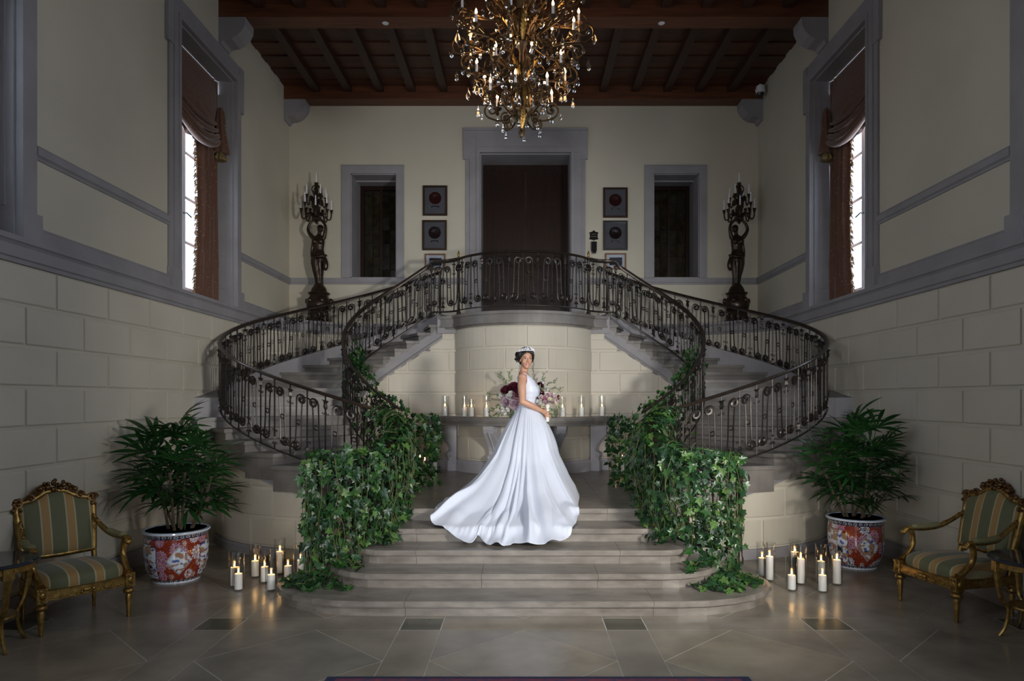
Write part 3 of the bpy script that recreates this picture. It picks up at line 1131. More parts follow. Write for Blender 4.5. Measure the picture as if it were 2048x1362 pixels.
def railing(th, path, zb, s0, s1, height=0.855, pitch=0.205, kind0=0, gold_end=None, hand=True):
    L = s1 - s0
    n = max(1, int(round(L / pitch)))
    p = L / n
    # hand rail and bottom bar
    ns = max(8, int(L / 0.07))
    pts, bts = [], []
    for i in range(ns + 1):
        s = s0 + L * i / ns
        q = path.at(s)
        pts.append((q.x, q.y, zb(s) + height))
        bts.append((q.x, q.y, zb(s) + 0.075))
    mb = MB()
    mb.tube(pts, 0.030, 8, flat=(0.62, 1.0))
    mb.build('handrail', M_RAILWOOD, th)
    mb = MB()
    mb.tube(bts, 0.013, 6, flat=(0.7, 1.2))
    mb.build('bottom_bar', M_IRON, th)
    lo, hi = 0.085, height - 0.012
    H = hi - lo
    for i in range(n):
        sc = s0 + (i + 0.5) * p
        up = (i + kind0) % 2 == 0

        def place(u, h, v=0.0):
            s = sc + u
            q = path.at(s)
            if v:
                nn = path.nor(s)
                q = q + nn * v
            hh = h if up else 1 - h
            return Vector((q.x, q.y, zb(s) + lo + H * hh))
        bar = MB()
        bar.tube([place(0, 0.0), place(0, 0.5), place(0, 1.0)], 0.009, 5)
        b = bar.build('baluster', M_IRON, th)
        fm = MB()
        tulip(fm, place, 0.80, 0.93)
        fm.tube([place(-0.03, 0.755), place(-0.036, 0.735), place(-0.022, 0.725), place(-0.012, 0.745), place(0, 0.775), place(0.012, 0.745), place(0.022, 0.725), place(0.036, 0.735), place(0.03, 0.755)], 0.005, 4)
        fm.build('flower_bud', M_IRON, b)
        for sg in (-1, 1):
            # U-loop rising into an outward scroll
            w = 0.36 * p
            pts = [(0, 0.115), (0.10 * p, 0.12), (0.24 * p, 0.155), (0.31 * p, 0.24), (0.345 * p, 0.40), (w, 0.60), (w + 0.01 * p, 0.74)]
            c = (w + 0.30 * p, 0.835)
            rr = 0.28 * p
            rad = [0.0085] * len(pts)
            for k in range(15):
                a = pi - k * (2 * pi * 1.35) / 14
                q = rr * (1 - 0.055 * k)
                pts.append((c[0] + q * cos(a) * 1.0, c[1] + q * sin(a) / H))
                rad.append(0.010 + 0.0006 * k)
            sm = MB()
            sm.tube([place(sg * u, h) for u, h in pts], rad, 5)
            sm.build('scroll_bar', M_IRON, th)
        if i < n - 1:
            rm = MB()
            rp = []
            for k in range(12):
                a = 2 * pi * k / 12
                rp.append(place(0.5 * p + 0.024 * cos(a), (0.5 if True else 0) + 0.024 * sin(a) / H))
            rm.tube(rp, 0.007, 4, closed=True)
            rm.build('ring', M_IRON, th)


def newel(th, x, y, z0, z1, r=0.022):
    mb = MB()
    mb.lathe([(r * 1.5, z0), (r * 1.5, z0 + 0.05), (r, z0 + 0.07), (r * 0.8, z0 + 0.3), (r * 1.3, z0 + 0.33), (r * 0.8, z0 + 0.36), (r * 0.8, z1 - 0.05), (r * 1.2, z1 - 0.03), (r * 1.2, z1)], 10, (x, y, 0))
    o = mb.build('newel_post', M_IRON, th)
    mb = MB()
    mb.lathe([(r * 0.6, z1), (r * 0.9, z1 + 0.02), (r * 0.5, z1 + 0.03), (r * 1.0, z1 + 0.06), (r * 0.5, z1 + 0.09), (0.002, z1 + 0.12)], 10, (x, y, 0))
    mb.build('finial', M_GOLD, o)


for sx in (-1, 1):
    nm = ('left', 'right')[sx > 0]
    f = (lambda p: p) if sx < 0 else (lambda p: (-p[0], p[1]))
    sidesgn = 1 if sx < 0 else -1
    ip = Path([f(p) for p in inner_pts])
    st = thing('curved_staircase', 'curved limestone flight of steps rising on the %s side to the balcony' % nm, 'staircase', (sx * 2.0, 9.0, 0), group='twin curved staircases')

    def zi(s, ip=ip):
        return LAND + TREAD_Z * (s / ip.L * NS + 0.5)
    I = [ip.at(ip.L * i / NS) for i in range(NS + 1)]
    TH = [TH0 + (TH1 - TH0) * i / NS for i in range(NS + 1)]
    for i in range(NS):
        zt = LAND + TREAD_Z * (i + 1)
        inn = [tuple(ip.at(ip.L * (i + t) / NS)) for t in (0, 0.5, 1.0)]
        tt = [TH[i] + (TH[i + 1] - TH[i]) * t / 4 for t in range(5)]
        # the outer end: keep one rule for the whole tread so that its end is a clean arc
        mid = TH[i] * 0.5 + TH[i + 1] * 0.5
        R = R_END if mid > TH_W else R_WALL
        out = [f(outer_pt(t, R)) for t in tt]
        a, b = Vector(inn[0]), Vector(out[0])
        e = (b - a).normalized()
        down = Vector((-e.y, e.x))
        if down.dot(Vector(inn[2]) - Vector(inn[0])) > 0:
            down = -down
        nose = 0.032
        fa, fb = tuple(a + down * nose - e * 0.03), tuple(b + down * nose)
        back = (Vector(out[4]) - Vector(inn[2])).normalized()
        slabp = [fa, fb] + out[1:] + [tuple(Vector(inn[2]) - back * 0.03), tuple(Vector(inn[1]) - back * 0.03)]
        risp = [tuple(a), tuple(b - e * 0.03)] + [tuple(Vector(q) - (Vector(q) - Vector(inn[1])).normalized() * 0.03) for q in out[1:]] + [inn[2], inn[1]]
        if i == 0:
            # bull-nosed first step, bowed towards the landing
            bow = [tuple(a.lerp(b, t) + down * (0.19 * sin(pi * t) + nose * 0.5)) for t in (0.12, 0.3, 0.5, 0.7, 0.88)]
            slabp = [fa] + bow + [fb] + out[1:] + [tuple(Vector(inn[2]) - back * 0.03)]
            bow = [tuple(a.lerp(b, t) + down * (0.17 * sin(pi * t))) for t in (0.12, 0.3, 0.5, 0.7, 0.88)]
            risp = [tuple(a)] + bow + [tuple(b)] + out[1:] + [inn[2]]
        mb = MB()
        mb.prism(slabp, zt - 0.042, zt - 0.008)
        mb.prism([tuple(Vector(q).lerp((a + b) / 2, 0.012)) for q in slabp], zt - 0.010, zt)
        mb.prism(risp, zt - TREAD_Z - (0.16 if i else 0.0), zt - 0.04)
        mb.build('step', M_STAIR, st)

    # grey string band below the step ends + cream drum wall outside (free-standing part)
    nA = 40
    dr = Path([f(p) for p in arc((CX, CY), R_DRUM, 286.0, TH_W - 3, 60)])
    thl = lambda s, dr=dr: 286.0 + (TH_W - 3 - 286.0) * s / dr.L
    cut = lambda s: helix_th(thl(s)) - 0.27
    mb = MB()
    rings = []
    for i in range(nA + 1):
        s = dr.L * i / nA
        p, q = dr.at(s), dr.nor(s) * (-sidesgn) * -1
        t = helix_th(thl(s))
        q = Vector((p.x - f((CX, CY))[0], p.y - CY)).normalized()
        rings.append([(p.x + q.x * o, p.y + q.y * o, z) for o, z in ((-0.12, t - 0.28), (0.022, t - 0.28), (0.03, t - 0.25), (0.012, t - 0.24), (0.012, t - 0.10), (-0.12, t - 0.10))])
    mb.loft(rings, True, True, 0, False)
    mb.build('string_band', M_TRIM, st)
    mb = MB()
    rings = []
    for i in range(nA + 1):
        s = dr.L * i / nA
        p = dr.at(s)
        q = Vector((p.x - f((CX, CY))[0], p.y - CY)).normalized()
        t = helix_th(thl(s)) - 0.2
        rings.append([(p.x + q.x * o, p.y + q.y * o, z) for o, z in ((-0.15, 0), (0, 0), (0, t), (-0.15, t))])
    mb.loft(rings, True, True, 0, False)
    drum = struct(mb.build('wall_drum_' + nm, M_JOINT))
    sg = -1 if dr.nor(0.5).dot(dr.at(0.5) - Vector(f((CX, CY)))) < 0 else 1
    ashlar(drum, dr, sg, 0.0, dr.L, 0.11, 5, 0.317, 0.62, zt=lambda s: helix_th(thl(s)) - 0.30, curved=True, phase=0.25 if sx < 0 else 0.1)
    bb = MB()
    sweep(bb, dr, sg, [(-0.01, 0), (0.035, 0), (0.035, 0.08), (0.022, 0.095), (0.02, 0.105), (-0.01, 0.11)], 0, dr.L, 50)
    struct(bb.build('baseboard_drum_' + nm, M_TRIM))
    # small front face where the flight reaches the side wall
    mb = MB()
    p0 = outer_pt(TH_W)
    x0, x1 = sorted((sx * (W + 0.02), sx * (W - 0.42)))
    mb.box(x0, x1, p0[1], p0[1] + 0.4, 0, 1.24)
    struct(mb.build('wall_stub_' + nm, M_CREAM))

    # curb along the wall side of the upper flight
    mb = MB()
    rings = []
    n = 48
    for i in range(n + 1):
        th_ = TH_W + (TH1 - 1 - TH_W) * i / n
        t = helix_th(th_)
        hgt = 0.16 + 0.08 * max(0, 1 - i / 6)
        a_ = radians(th_)
        pi_ = f((CX + (R_RAIL - 0.06) * cos(a_), CY + (R_RAIL - 0.06) * sin(a_)))
        po = f(outer_pt(th_, R_WALL + 0.02))
        rings.append([(pi_[0], pi_[1], t - 0.3), (po[0], po[1], t - 0.3), (po[0], po[1], t + hgt), (pi_[0], pi_[1], t + hgt)])
    mb.loft(rings, True, True, 0, False)
    mb.build('wall_curb', M_TRIM, st)

    # corner mass behind the flight: ashlar wall following the curve, ledge on top (the statue stands here)
    c0 = atan2(10.309 - CY, -W - CX)
    th_c = math.degrees(c0)
    arcp = arc((CX, CY), R_WALL, th_c, 90, 30)
    poly = [f(p) for p in arcp + [(-1.0, CY + R_WALL), (-1.0, YB), (-W, YB)]]
    mb = MB()
    mb.prism(poly, 0.2, 2.95)
    corner = struct(mb.build('wall_corner_' + nm, M_JOINT))
    cp = Path([f(p) for p in arcp + [(-1.3, CY + R_WALL)]])
    sg2 = 1 if cp.nor(0.5).dot(Vector(f((CX, CY))) - cp.at(0.5)) > 0 else -1
    ashlar(corner, cp, sg2, 0.0, cp.L, 1.454, 4, 0.3245, 0.62, curved=True, zt=lambda s: 2.77)
    lm = MB()
    sweep(lm, cp, sg2, [(-0.01, 2.77), (0.022, 2.77), (0.03, 2.80), (0.045, 2.81), (0.045, 2.90), (0.06, 2.92), (0.075, 2.93), (0.075, 2.97), (-0.01, 2.97)], 0, cp.L, 40)
    lm.prism(poly, 2.93, 2.968)
    struct(lm.build('trim_corner_' + nm, M_TRIM))

    # inner side: grey string under the step ends, cream ashlar wall below it
    sgi = 1 if ip.nor(ip.L * 0.5).dot(Vector(f((-1.5, 9.5))) - ip.at(ip.L * 0.5)) > 0 else -1
    mb = MB()
    rings = []
    for i in range(61):
        s = ip.L * i / 60
        p, q = ip.at(s), ip.nor(s) * sgi
        t = zi(s)
        rings.append([(p.x + q.x * o, p.y + q.y * o, z) for o, z in ((-0.10, t - 0.27), (0.02, t - 0.27), (0.03, t - 0.24), (0.008, t - 0.22), (0.008, t - 0.08), (-0.10, t - 0.08))])
    mb.loft(rings, True, True, 0, False)
    mb.build('string_band', M_TRIM, st)
    mb = MB()
    rings = []
    ipx = Path([f(p) for p in inner_pts] + [f((-1.0, 10.52))])
    for i in range(61):
        s = ipx.L * i / 60
        p, q = ipx.at(s), ipx.nor(s) * sgi
        t = min(zi(min(s, ip.L)) - 0.15, TOP - 0.19)
        rings.append([(p.x + q.x * o, p.y + q.y * o, z) for o, z in ((-0.10, 0.4), (0.0, 0.4), (0.0, t), (-0.10, t))])
    mb.loft(rings, True, True, 0, False)
    iw = struct(mb.build('wall_inner_' + nm, M_JOINT))
    ashlar(iw, ipx, sgi, 0.6, ipx.L, 0.81, 6, 0.33, 0.62, curved=True, phase=0.33, zt=lambda s: min(zi(min(s, ip.L)) - 0.285, TOP - 0.20))
    sk = MB()
    sweep(sk, ipx, sgi, [(-0.01, LAND), (0.04, LAND), (0.04, 0.76), (0.025, 0.78), (0.022, 0.80), (-0.01, 0.81)], 0.5, ipx.L, 50)
    struct(sk.build('baseboard_inner_' + nm, M_BENCH))

    # ---- railings
    ro = Path([f(p) for p in arc((CX, CY), R_RAIL, 281.0, 74.0, 120)] + [f((-1.36, CY + R_RAIL * 0.958))])
    sp = 207.0 / ro.L

    def zo(s, ro=ro):
        th_ = 281.0 + (74.0 - 281.0) * min(1, s / (ro.L - 0.05))
        return helix_th(th_) + 0.02
    rl = thing('stair_railing', 'wrought iron railing with scrolls along the outer curve of the %s flight' % nm, 'railing', (sx * 2.0, 7.3, LAND), group='wrought iron stair railings')
    railing(rl, ro, zo, 0.0, ro.L)
    q = ro.at(ro.L)
    newel(rl, q.x, q.y, TOP - 0.1, zo(ro.L) + 0.87)
    # outer rail sweeps on down beside the broad steps (under the ivy)
    lowp = catmull([f((-1.62, 7.34)) + (0,), f((-1.38, 7.16)) + (0,), f((-1.27, 6.85)) + (0,), f((-1.27, 6.52)) + (0,), f((-1.38, 6.24)) + (0,), f((-1.60, 6.08)) + (0,), f((-1.92, 6.05)) + (0,)], 8)
    lp = Path([(p.x, p.y) for p in lowp])
    LOWZ = [LAND + 0.08, LAND, 0.52, 0.40, 0.33, 0.30]

    def zl(s, lp=lp):
        t = s / lp.L * 5
        i = min(4, int(max(t, 0)))
        return LOWZ[i] + (LOWZ[i + 1] - LOWZ[i]) * (t - i)
    r2 = thing('step_railing', 'iron railing buried in ivy beside the broad steps on the %s' % nm, 'railing', (sx * 1.4, 6.4, 0.3), group='iron railings beside the broad steps')
    railing(r2, lp, zl, 0.0, lp.L, height=0.84)
    q = lp.at(lp.L)
    newel(r2, q.x, q.y, 0.25, 0.98)
    # inner railing
    rip = Path([f(p) for p in inner_pts] + [f((-1.12, 10.47)), f((-0.985, 10.355))])
    off = 0.07
    rpts = []
    for i in range(70):
        s = rip.L * i / 69
        p = rip.at(s) - rip.nor(s) * sgi * off * (1 if s < ip.L * 0.95 else 0.0)
        rpts.append((p.x, p.y))
    rip2 = Path(rpts)

    def zin(s, rip2=rip2, ip=ip):
        return min(LAND + TREAD_Z * (s / (ip.L * 1.0) * NS + 0.5) + 0.02, TOP)
    r3 = thing('stair_railing', 'wrought iron railing along the tight inner curve of the %s flight' % nm, 'railing', (sx * 2.3, 9.5, 1.5), group='wrought iron stair railings')
    railing(r3, rip2, zin, 0.0, rip2.L, pitch=0.20)
    newel(r3, sx * 0.985, 10.355, TOP, TOP + 0.87)

# ---- balcony slab and its railing
bal = thing('balcony', 'curved stone balcony slab in front of the dark double door', 'balcony', (0, 10.6, TOP - 0.18))
edge = arc(BC, BR + 0.10, 270 - 63, 270 + 63, 40)
poly = edge + [(1.30, 10.44), (1.30, YB), (-1.30, YB), (-1.30, 10.44)]
mb = MB()
mb.prism(poly, TOP - 0.045, TOP - 0.008)
mb.prism(inset(poly, 0.010), TOP - 0.010, TOP)
mb.prism(inset(poly, 0.025), TOP - 0.15, TOP - 0.04)
mb.prism(inset(poly, 0.012), TOP - 0.175, TOP - 0.145)
mb.prism(inset(poly, 0.05), TOP - 0.20, TOP - 0.17)
mb.build('slab', M_STAIR, bal)
bp_ = Path(arc(BC, BR + 0.03, 270 - 58.5, 270 + 58.5, 60))
rb = thing('balcony_railing', 'bowed wrought iron railing with scrolls and tulips across the balcony', 'railing', (0, 9.8, TOP))
railing(rb, bp_, lambda s: TOP + 0.0, 0.0, bp_.L, height=0.85, pitch=0.215)
# stone blocks closing the balcony ends above the flat walls
for sx in (-1, 1):
    mb = MB()
    x0, x1 = sorted((sx * 1.02, sx * 1.32))
    mb.box(x0, x1, 10.46, 10.62, TOP - 0.26, TOP - 0.005)
    mb.build('end_block', M_TRIM, bal)

# ================================================================== FURNITURE, POTS, CANDLES
# ---- semicircular stone console table against the convex wall
BT = 1.453
bench = thing('console_table', 'curved grey stone console table with scroll legs against the rounded wall', 'table', (0, 9.6, LAND))
mb = MB()


def band(r0, r1, z0, z1, a0=-76, a1=76, n=48):
    o = arc(BC, r1, 270 + a0, 270 + a1, n)
    i = arc(BC, r0, 270 + a0, 270 + a1, n)[::-1]
    vs = [(p[0], p[1], z) for z in (z0, z1) for p in o + i]
    k = 2 * (n + 1)
    fs = [(j, (j + 1) % k, k + (j + 1) % k, k + j) for j in range(k)]
    for j in range(n):
        a, b, c, d = j, j + 1, k - 2 - j, k - 1 - j
        fs.append((a, d, c, b))
        fs.append((k + a, k + b, k + c, k + d))
    mb.add(vs, fs)


band(BR + 0.014, 1.555, BT - 0.012, BT)
band(BR + 0.014, 1.57, BT - 0.05, BT - 0.011)
band(BR + 0.014, 1.545, BT - 0.075, BT - 0.049)
band(BR + 0.014, 1.52, BT - 0.115, BT - 0.074, -75, 75)
mb.build('table_top', M_STAIR, bench)
prof = [(0.03, 0.0), (0.17, 0.0), (0.17, 0.14), (0.15, 0.16), (0.155, 0.20), (0.175, 0.235), (0.17, 0.27), (0.14, 0.285), (0.115, 0.30), (0.115, 0.34),
        (0.14, 0.40), (0.19, 0.46), (0.25, 0.53), (0.31, 0.60), (0.335, 0.66), (0.34, 0.70), (0.34, 0.715), (0.03, 0.715)]
for ph in (-66, -20, 21.5, 66):
    a = radians(270 + ph)
    d = Vector((cos(a), sin(a)))
    t = Vector((-d.y, d.x))
    hw = 0.075
    mb = MB()
    n = len(prof)
    vs = []
    for sg in (-1, 1):
        for o, z in prof:
            q = Vector(BC) + d * (BR + o) + t * (sg * hw)
            vs.append((q.x, q.y, LAND + z))
    fs = [tuple(range(n)), tuple(range(2 * n - 1, n - 1, -1))] + [(i, n + i, n + (i + 1) % n, (i + 1) % n) for i in range(n)]
    mb.add(vs, fs)
    leg = mb.build('scroll_leg', M_BENCH, bench)
    # carved volutes on both cheeks and a raised front fillet
    vm = MB()
    for sg in (-1, 1):
        for (o, z, r) in ((0.255, 0.645, 0.055), (0.135, 0.225, 0.032)):
            pts = []
            for k in range(20):
                aa = k * 0.62
                q = r * (1 - k / 22)
                w = Vector(BC) + d * (BR + o + q * cos(aa)) + t * (sg * (hw + 0.002))
                pts.append((w.x, w.y, LAND + z + q * sin(aa)))
            vm.tube(pts, 0.007, 5)
        pts = []
        for (o, z) in ((0.30, 0.585), (0.235, 0.50), (0.175, 0.43), (0.13, 0.36), (0.11, 0.27)):
            w = Vector(BC) + d * (BR + o - 0.025) + t * (sg * (hw + 0.002))
            pts.append((w.x, w.y, LAND + z))
        vm.tube(pts, 0.006, 5)
    pts = []
    for (o, z) in ((0.33, 0.62), (0.25, 0.53), (0.19, 0.46), (0.14, 0.40), (0.115, 0.33)):
        w = Vector(BC) + d * (BR + o)
        pts.append((w.x, w.y, LAND + z))
    vm.tube(pts, 0.014, 6)
    vm.build('carving', M_BENCH, leg)


# ---- candles in glass cylinders
def candle(x, y, z, gh, ch, r, label, group, lightw=0.14):
    t = thing('pillar_candle', label, 'candle', (x, y, z), group=group)
    mb = MB()
    mb.lathe([(0.004, 0.004), (r - 0.004, 0.004), (r, 0.012), (r, gh), (r - 0.003, gh), (r - 0.003, 0.014), (0.004, 0.012)], 20, (x, y, z))
    mb.build('glass_cylinder', M_GLASS, t)
    cr = r * 0.66
    mb = MB()
    mb.lathe([(0.004, 0.014), (cr, 0.014), (cr, ch - 0.006), (cr * 0.94, ch), (cr * 0.6, ch - 0.006), (0.004, ch - 0.010)], 18, (x, y, z))
    c = mb.build('candle', M_WAX, t)
    mb = MB()
    mb.tube([(x, y, z + ch - 0.01), (x + 0.001, y, z + ch + 0.010)], 0.0018, 5)
    mb.build('wick', M_WICK, c)
    mb = MB()
    mb.lathe([(0.001, 0), (0.0055, 0.006), (0.0075, 0.013), (0.005, 0.026), (0.0008, 0.042)], 8, (x, y, z + ch + 0.004))
    mb.build('flame', M_FLAME, c)
    d = bpy.data.lights.new('candle_light', 'POINT')
    d.energy = lightw
    d.color = (1.0, 0.56, 0.22)
    d.shadow_soft_size = 0.012
    o = bpy.data.objects.new('candle_light', d)
    COL.objects.link(o)
    o.parent = t
    o.location = (0, 0, ch + 0.03)


def floor_candle(px, py, top, wax, label, group, z=0.0, r=0.052, w=0.14):
    d = (HZ - z) * F / (py - HY)
    candle(X(px, d), d + r, z, (py - top) * d / F, (py - wax) * d / F, r, label, group, w)


GL = 'candles on the floor left of the steps'
for i, (px, py, top, wax, lb) in enumerate([
        (464, 1176, 1104, 1137, 'half hidden pillar candle behind the leftmost one of the left floor group'),
        (472, 1184, 1105, 1150, 'leftmost front pillar candle of the left floor group'),
        (506, 1157, 1092, 1124, 'tall pillar candle second from the left in the left floor group'),
        (525, 1168, 1102, 1136, 'pillar candle in the middle of the left floor group'),
        (538, 1184, 1113, 1152, 'short front pillar candle right of the middle in the left floor group'),
        (556, 1150, 1079, 1105, 'rear candle in the tallest glass of the left floor group'),
        (572, 1163, 1098, 1134, 'low candle near the rounded step end in the left floor group'),
        (598, 1150, 1088, 1122, 'rightmost pillar candle of the left floor group, beside the ivy')]):
    floor_candle(px, py, top, wax, lb, GL)
GR = 'candles on the floor right of the steps'
for i, (px, py, top, wax, lb) in enumerate([
        (1528, 1155, 1087, 1118, 'leftmost rear candle of the right floor group, next to the ivy'),
        (1543, 1164, 1087, 1115, 'tall candle second from the left in the right floor group'),
        (1594, 1162, 1081, 1106, 'rear candle in the highest glass of the right floor group'),
        (1588, 1184, 1115, 1153, 'short front candle left of the middle in the right floor group'),
        (1606, 1171, 1094, 1120, 'tall candle in the middle of the right floor group'),
        (1647, 1169, 1090, 1125, 'rear candle behind the short one beside the painted pot'),
        (1650, 1187, 1118, 1153, 'short front candle close to the painted pot on the right'),
        (1679, 1172, 1090, 1122, 'rightmost tall candle in front of the painted pot')]):
    floor_candle(px, py, top, wax, lb, GR)
GB = 'candles on the console table'
for i, (px, gh, wax, dd, lb) in enumerate([
        (890, 42, 815, 10.0, 'pillar candle at the left end of the stone console table'),
        (929, 42, 816, 9.82, 'second candle from the left on the stone console table'),
        (943, 36, 816, 9.74, 'third candle from the left on the stone console table, in the shorter glass'),
        (973, 43, 816, 9.66, 'candle just left of the bridal flowers on the console table'),
        (1125, 41, 816, 9.66, 'candle right of the bouquet on the stone console table'),
        (1163, 42, 816, 9.80, 'second candle from the right on the stone console table'),
        (1204, 42, 816, 9.98, 'pillar candle at the right end of the stone console table')]):
    candle(X(px, dd), dd, BT, gh * dd / F, (836 - wax) * dd / F, 0.05, lb, GB)
GF = 'candles on the landing'
for i, (px, py, top, wax, z, lb) in enumerate([
        (868, 961, 908, 920, LAND, 'tall candle on the landing below the left end of the console table'),
        (849, 958, 906, 922, LAND, 'candle on the landing half hidden by the left ivy'),
        (839, 950, 904, 916, LAND, 'candle on the landing mostly behind the left ivy'),
        (822, 946, 915, 927, LAND + TREAD_Z, 'small candle on the lowest step of the left flight, nearer the landing'),
        (812, 950, 915, 923, LAND + TREAD_Z, 'small candle on the lowest step of the left flight, deeper in the ivy'),
        (1236, 951, 907, 928, LAND, 'short candle on the landing beside the right ivy'),
        (1246, 945, 905, 917, LAND, 'taller candle on the landing behind the short one by the right ivy'),
        (1279, 946, 913, 922, LAND + TREAD_Z, 'small candle on the lowest step of the right flight, nearer the landing'),
        (1299, 952, 915, 930, LAND + TREAD_Z, 'small candle on the lowest step of the right flight, deeper in the ivy')]):
    floor_candle(px, py, top, wax, lb, GF, z=z, r=0.048)


# ---- painted porcelain pots
def imari(a, h, ph):
    """pattern colour at angle a (0 faces front) and height fraction h"""
    RED, WHITE, NAVY, BLUE, TAN, PLUM, ORANGE = (0.21, 0.028, 0.014), (0.62, 0.68, 0.78), (0.012, 0.016, 0.045), (0.07, 0.11, 0.33), (0.34, 0.19, 0.115), (0.20, 0.04, 0.12), (0.30, 0.07, 0.02)
    if h > 0.965:
        return WHITE
    if h > 0.885 or h < 0.085:
        c = NAVY
        hh = 0.925 if h > 0.5 else 0.05
        k = (a * 17 / pi) % 1.0 - 0.5
        d = sqrt((k * 1.0) ** 2 + ((h - hh) * 14) ** 2)
        if 0.20 < d < 0.36:
            c = (0.42, 0.42, 0.45)
        if h < 0.025:
            c = WHITE
        return c
    a = (a + pi) % (2 * pi) - pi

    def nz(x, y, s):
        return noise.noise(Vector((x * s, y * s, ph)))
    # diamond cartouche in front, arched cartouches at both sides
    dm = abs(a) / 0.42 + abs(h - 0.47) / 0.29
    best = None
    if dm < 1.0:
        best = 'edge' if dm > 0.90 else 'in'
    for c in (-1.25, 1.25, pi):
        e = (a - c + pi) % (2 * pi) - pi
        top = 0.80 - 0.05 * (1 if abs(e) > 0.28 else 0)
        if abs(e) < 0.55 and 0.11 < h < top:
            best = 'edge' if (abs(e) > 0.52 or h > top - 0.02) else 'in2'
    if best == 'edge':
        return (0.50, 0.50, 0.52) if dm < 1.2 and dm > 0.94 else NAVY
    if best:
        v = nz(a * 1.1, h * 3.2, 3.0) + 0.4 * nz(a * 2, h * 5, 5.0)
        w = nz(a * 2.2 + 7, h * 5.0, 3.2)
        if best == 'in2' and h < 0.45 and w > 0.05:
            k = noise.cell_vector(Vector((a * 9, h * 9, 1)))
            return (BLUE, PLUM, NAVY, WHITE)[int(abs(k.x) * 3.99) % 4]
        if w > 0.34:
            return BLUE if h > 0.4 else (0.02, 0.06, 0.09)
        if v > 0.12:
            return TAN
        return WHITE
    # ground: rust red strewn with chrysanthemums and small blossoms
    u, v = a * 2.6, h * 4.0
    bestd, bc = 9, 0
    for i in range(-1, 2):
        for j in range(-1, 2):
            cu, cv = math.floor(u) + i, math.floor(v) + j
            rr = random.Random(cu * 71 + cv * 131 + int(ph * 17))
            qx, qy, sz = cu + rr.random(), cv + rr.random(), 0.22 + 0.34 * rr.random()
            d = sqrt((u - qx) ** 2 + (v - qy) ** 2) / sz
            if d < bestd:
                bestd, bc, ang, big = d, rr.random(), atan2(v - qy, u - qx), sz
    if bestd < 1.0:
        pet = cos(ang * (12 if big > 0.35 else 6) + (pi if int(bestd * 5) % 2 else 0))
        if bestd < 0.16:
            return (0.35, 0.20, 0.06)
        if big > 0.35:
            if pet > -0.1:
                return (WHITE, (0.50, 0.30, 0.36), WHITE)[int(bc * 2.99)]
            return (RED, PLUM, NAVY)[int(bc * 2.99)]
        if pet > -0.35:
            return (WHITE, (0.06, 0.09, 0.14), (0.45, 0.38, 0.36))[int(bc * 2.99)]
    if nz(a * 3, h * 6, 4) > 0.30:
        return ORANGE
    return RED


def make_pot(t, x, y, R, H, turn, ph):
    prof = [(0.70, 0.0), (0.705, 0.02), (0.70, 0.035), (0.74, 0.06), (0.80, 0.13), (0.87, 0.24), (0.915, 0.36), (0.935, 0.5), (0.94, 0.65), (0.93, 0.80), (0.915, 0.90), (0.935, 0.945), (0.985, 0.965), (1.0, 0.98), (0.995, 1.0)]
    n = 220
    fine = []
    for (a, b) in zip(prof, prof[1:]):
        k = max(1, int((b[1] - a[1]) / 0.012))
        for i in range(k):
            fine.append((a[0] + (b[0] - a[0]) * i / k, a[1] + (b[1] - a[1]) * i / k))
    fine.append(prof[-1])
    mb = MB()
    mb.lathe([(r * R, z * H) for r, z in fine], n, (x, y, 0))
    o = mb.build('pot_body', M_IMARI, t, recalc=True)
    me = o.data
    at = me.color_attributes.new('pattern', 'FLOAT_COLOR', 'POINT')
    cols = []
    for v in me.vertices:
        a = atan2(v.co.y - y, v.co.x - x) + pi / 2 - turn
        cols.extend((*imari(a, v.co.z / H, ph), 1.0))
    at.data.foreach_set('color', cols)
    mb = MB()
    mb.lathe([(R * 0.995, H), (R * 0.985, H + 0.006), (R * 0.90, H + 0.006), (R * 0.875, H - 0.01), (R * 0.865, H * 0.80)], 64, (x, y, 0))
    o2 = mb.build('pot_rim', M_BLUEWHITE, t)
    mb = MB()
    mb.lathe([(R * 0.865, H * 0.80), (R * 0.87, H * 0.83), (R * 0.6, H * 0.845), (0.02, H * 0.85)], 40, (x, y, 0))
    mb.build('soil', M_SOIL, t)


def fan_leaf(rnd, nseg, L, width):
    """rhapis leaf: blunt fingers spreading from the leaf base, in local x = outwards, z = up"""
    mb = MB()
    spread = radians(150 + 20 * rnd.random())
    for k in range(nseg):
        a = (k - (nseg - 1) / 2) / max(1, nseg - 1) * spread + rnd.uniform(-.06, .06)
        l = L * (1 - 0.28 * abs(a) / (spread / 2)) * rnd.uniform(0.9, 1.05)
        w = width * rnd.uniform(0.85, 1.1)
        droop = rnd.uniform(0.20, 0.38)
        cols = []
        for i in range(7):
            t = i / 6
            r = l * t
            ww = w * (0.18 + 1.3 * t) if t < 0.5 else w * (0.83 * (1 - ((t - 0.5) / 0.5) ** 2 * 0.86))
            zc = 0.05 * sin(t * pi) * L - droop * l * t * t
            ca, sa = cos(a), sin(a)
            row = []
            for s, dz in ((-1, 0.10 * ww), (0, -0.12 * ww), (1, 0.10 * ww)):
                row.append((r * ca - s * ww * sa, r * sa + s * ww * ca, zc + dz))
            cols.append(row)
        mb.loft(cols, False, False)
    return mb.mesh('leaf', M_PALM, 1.6, recalc=False)


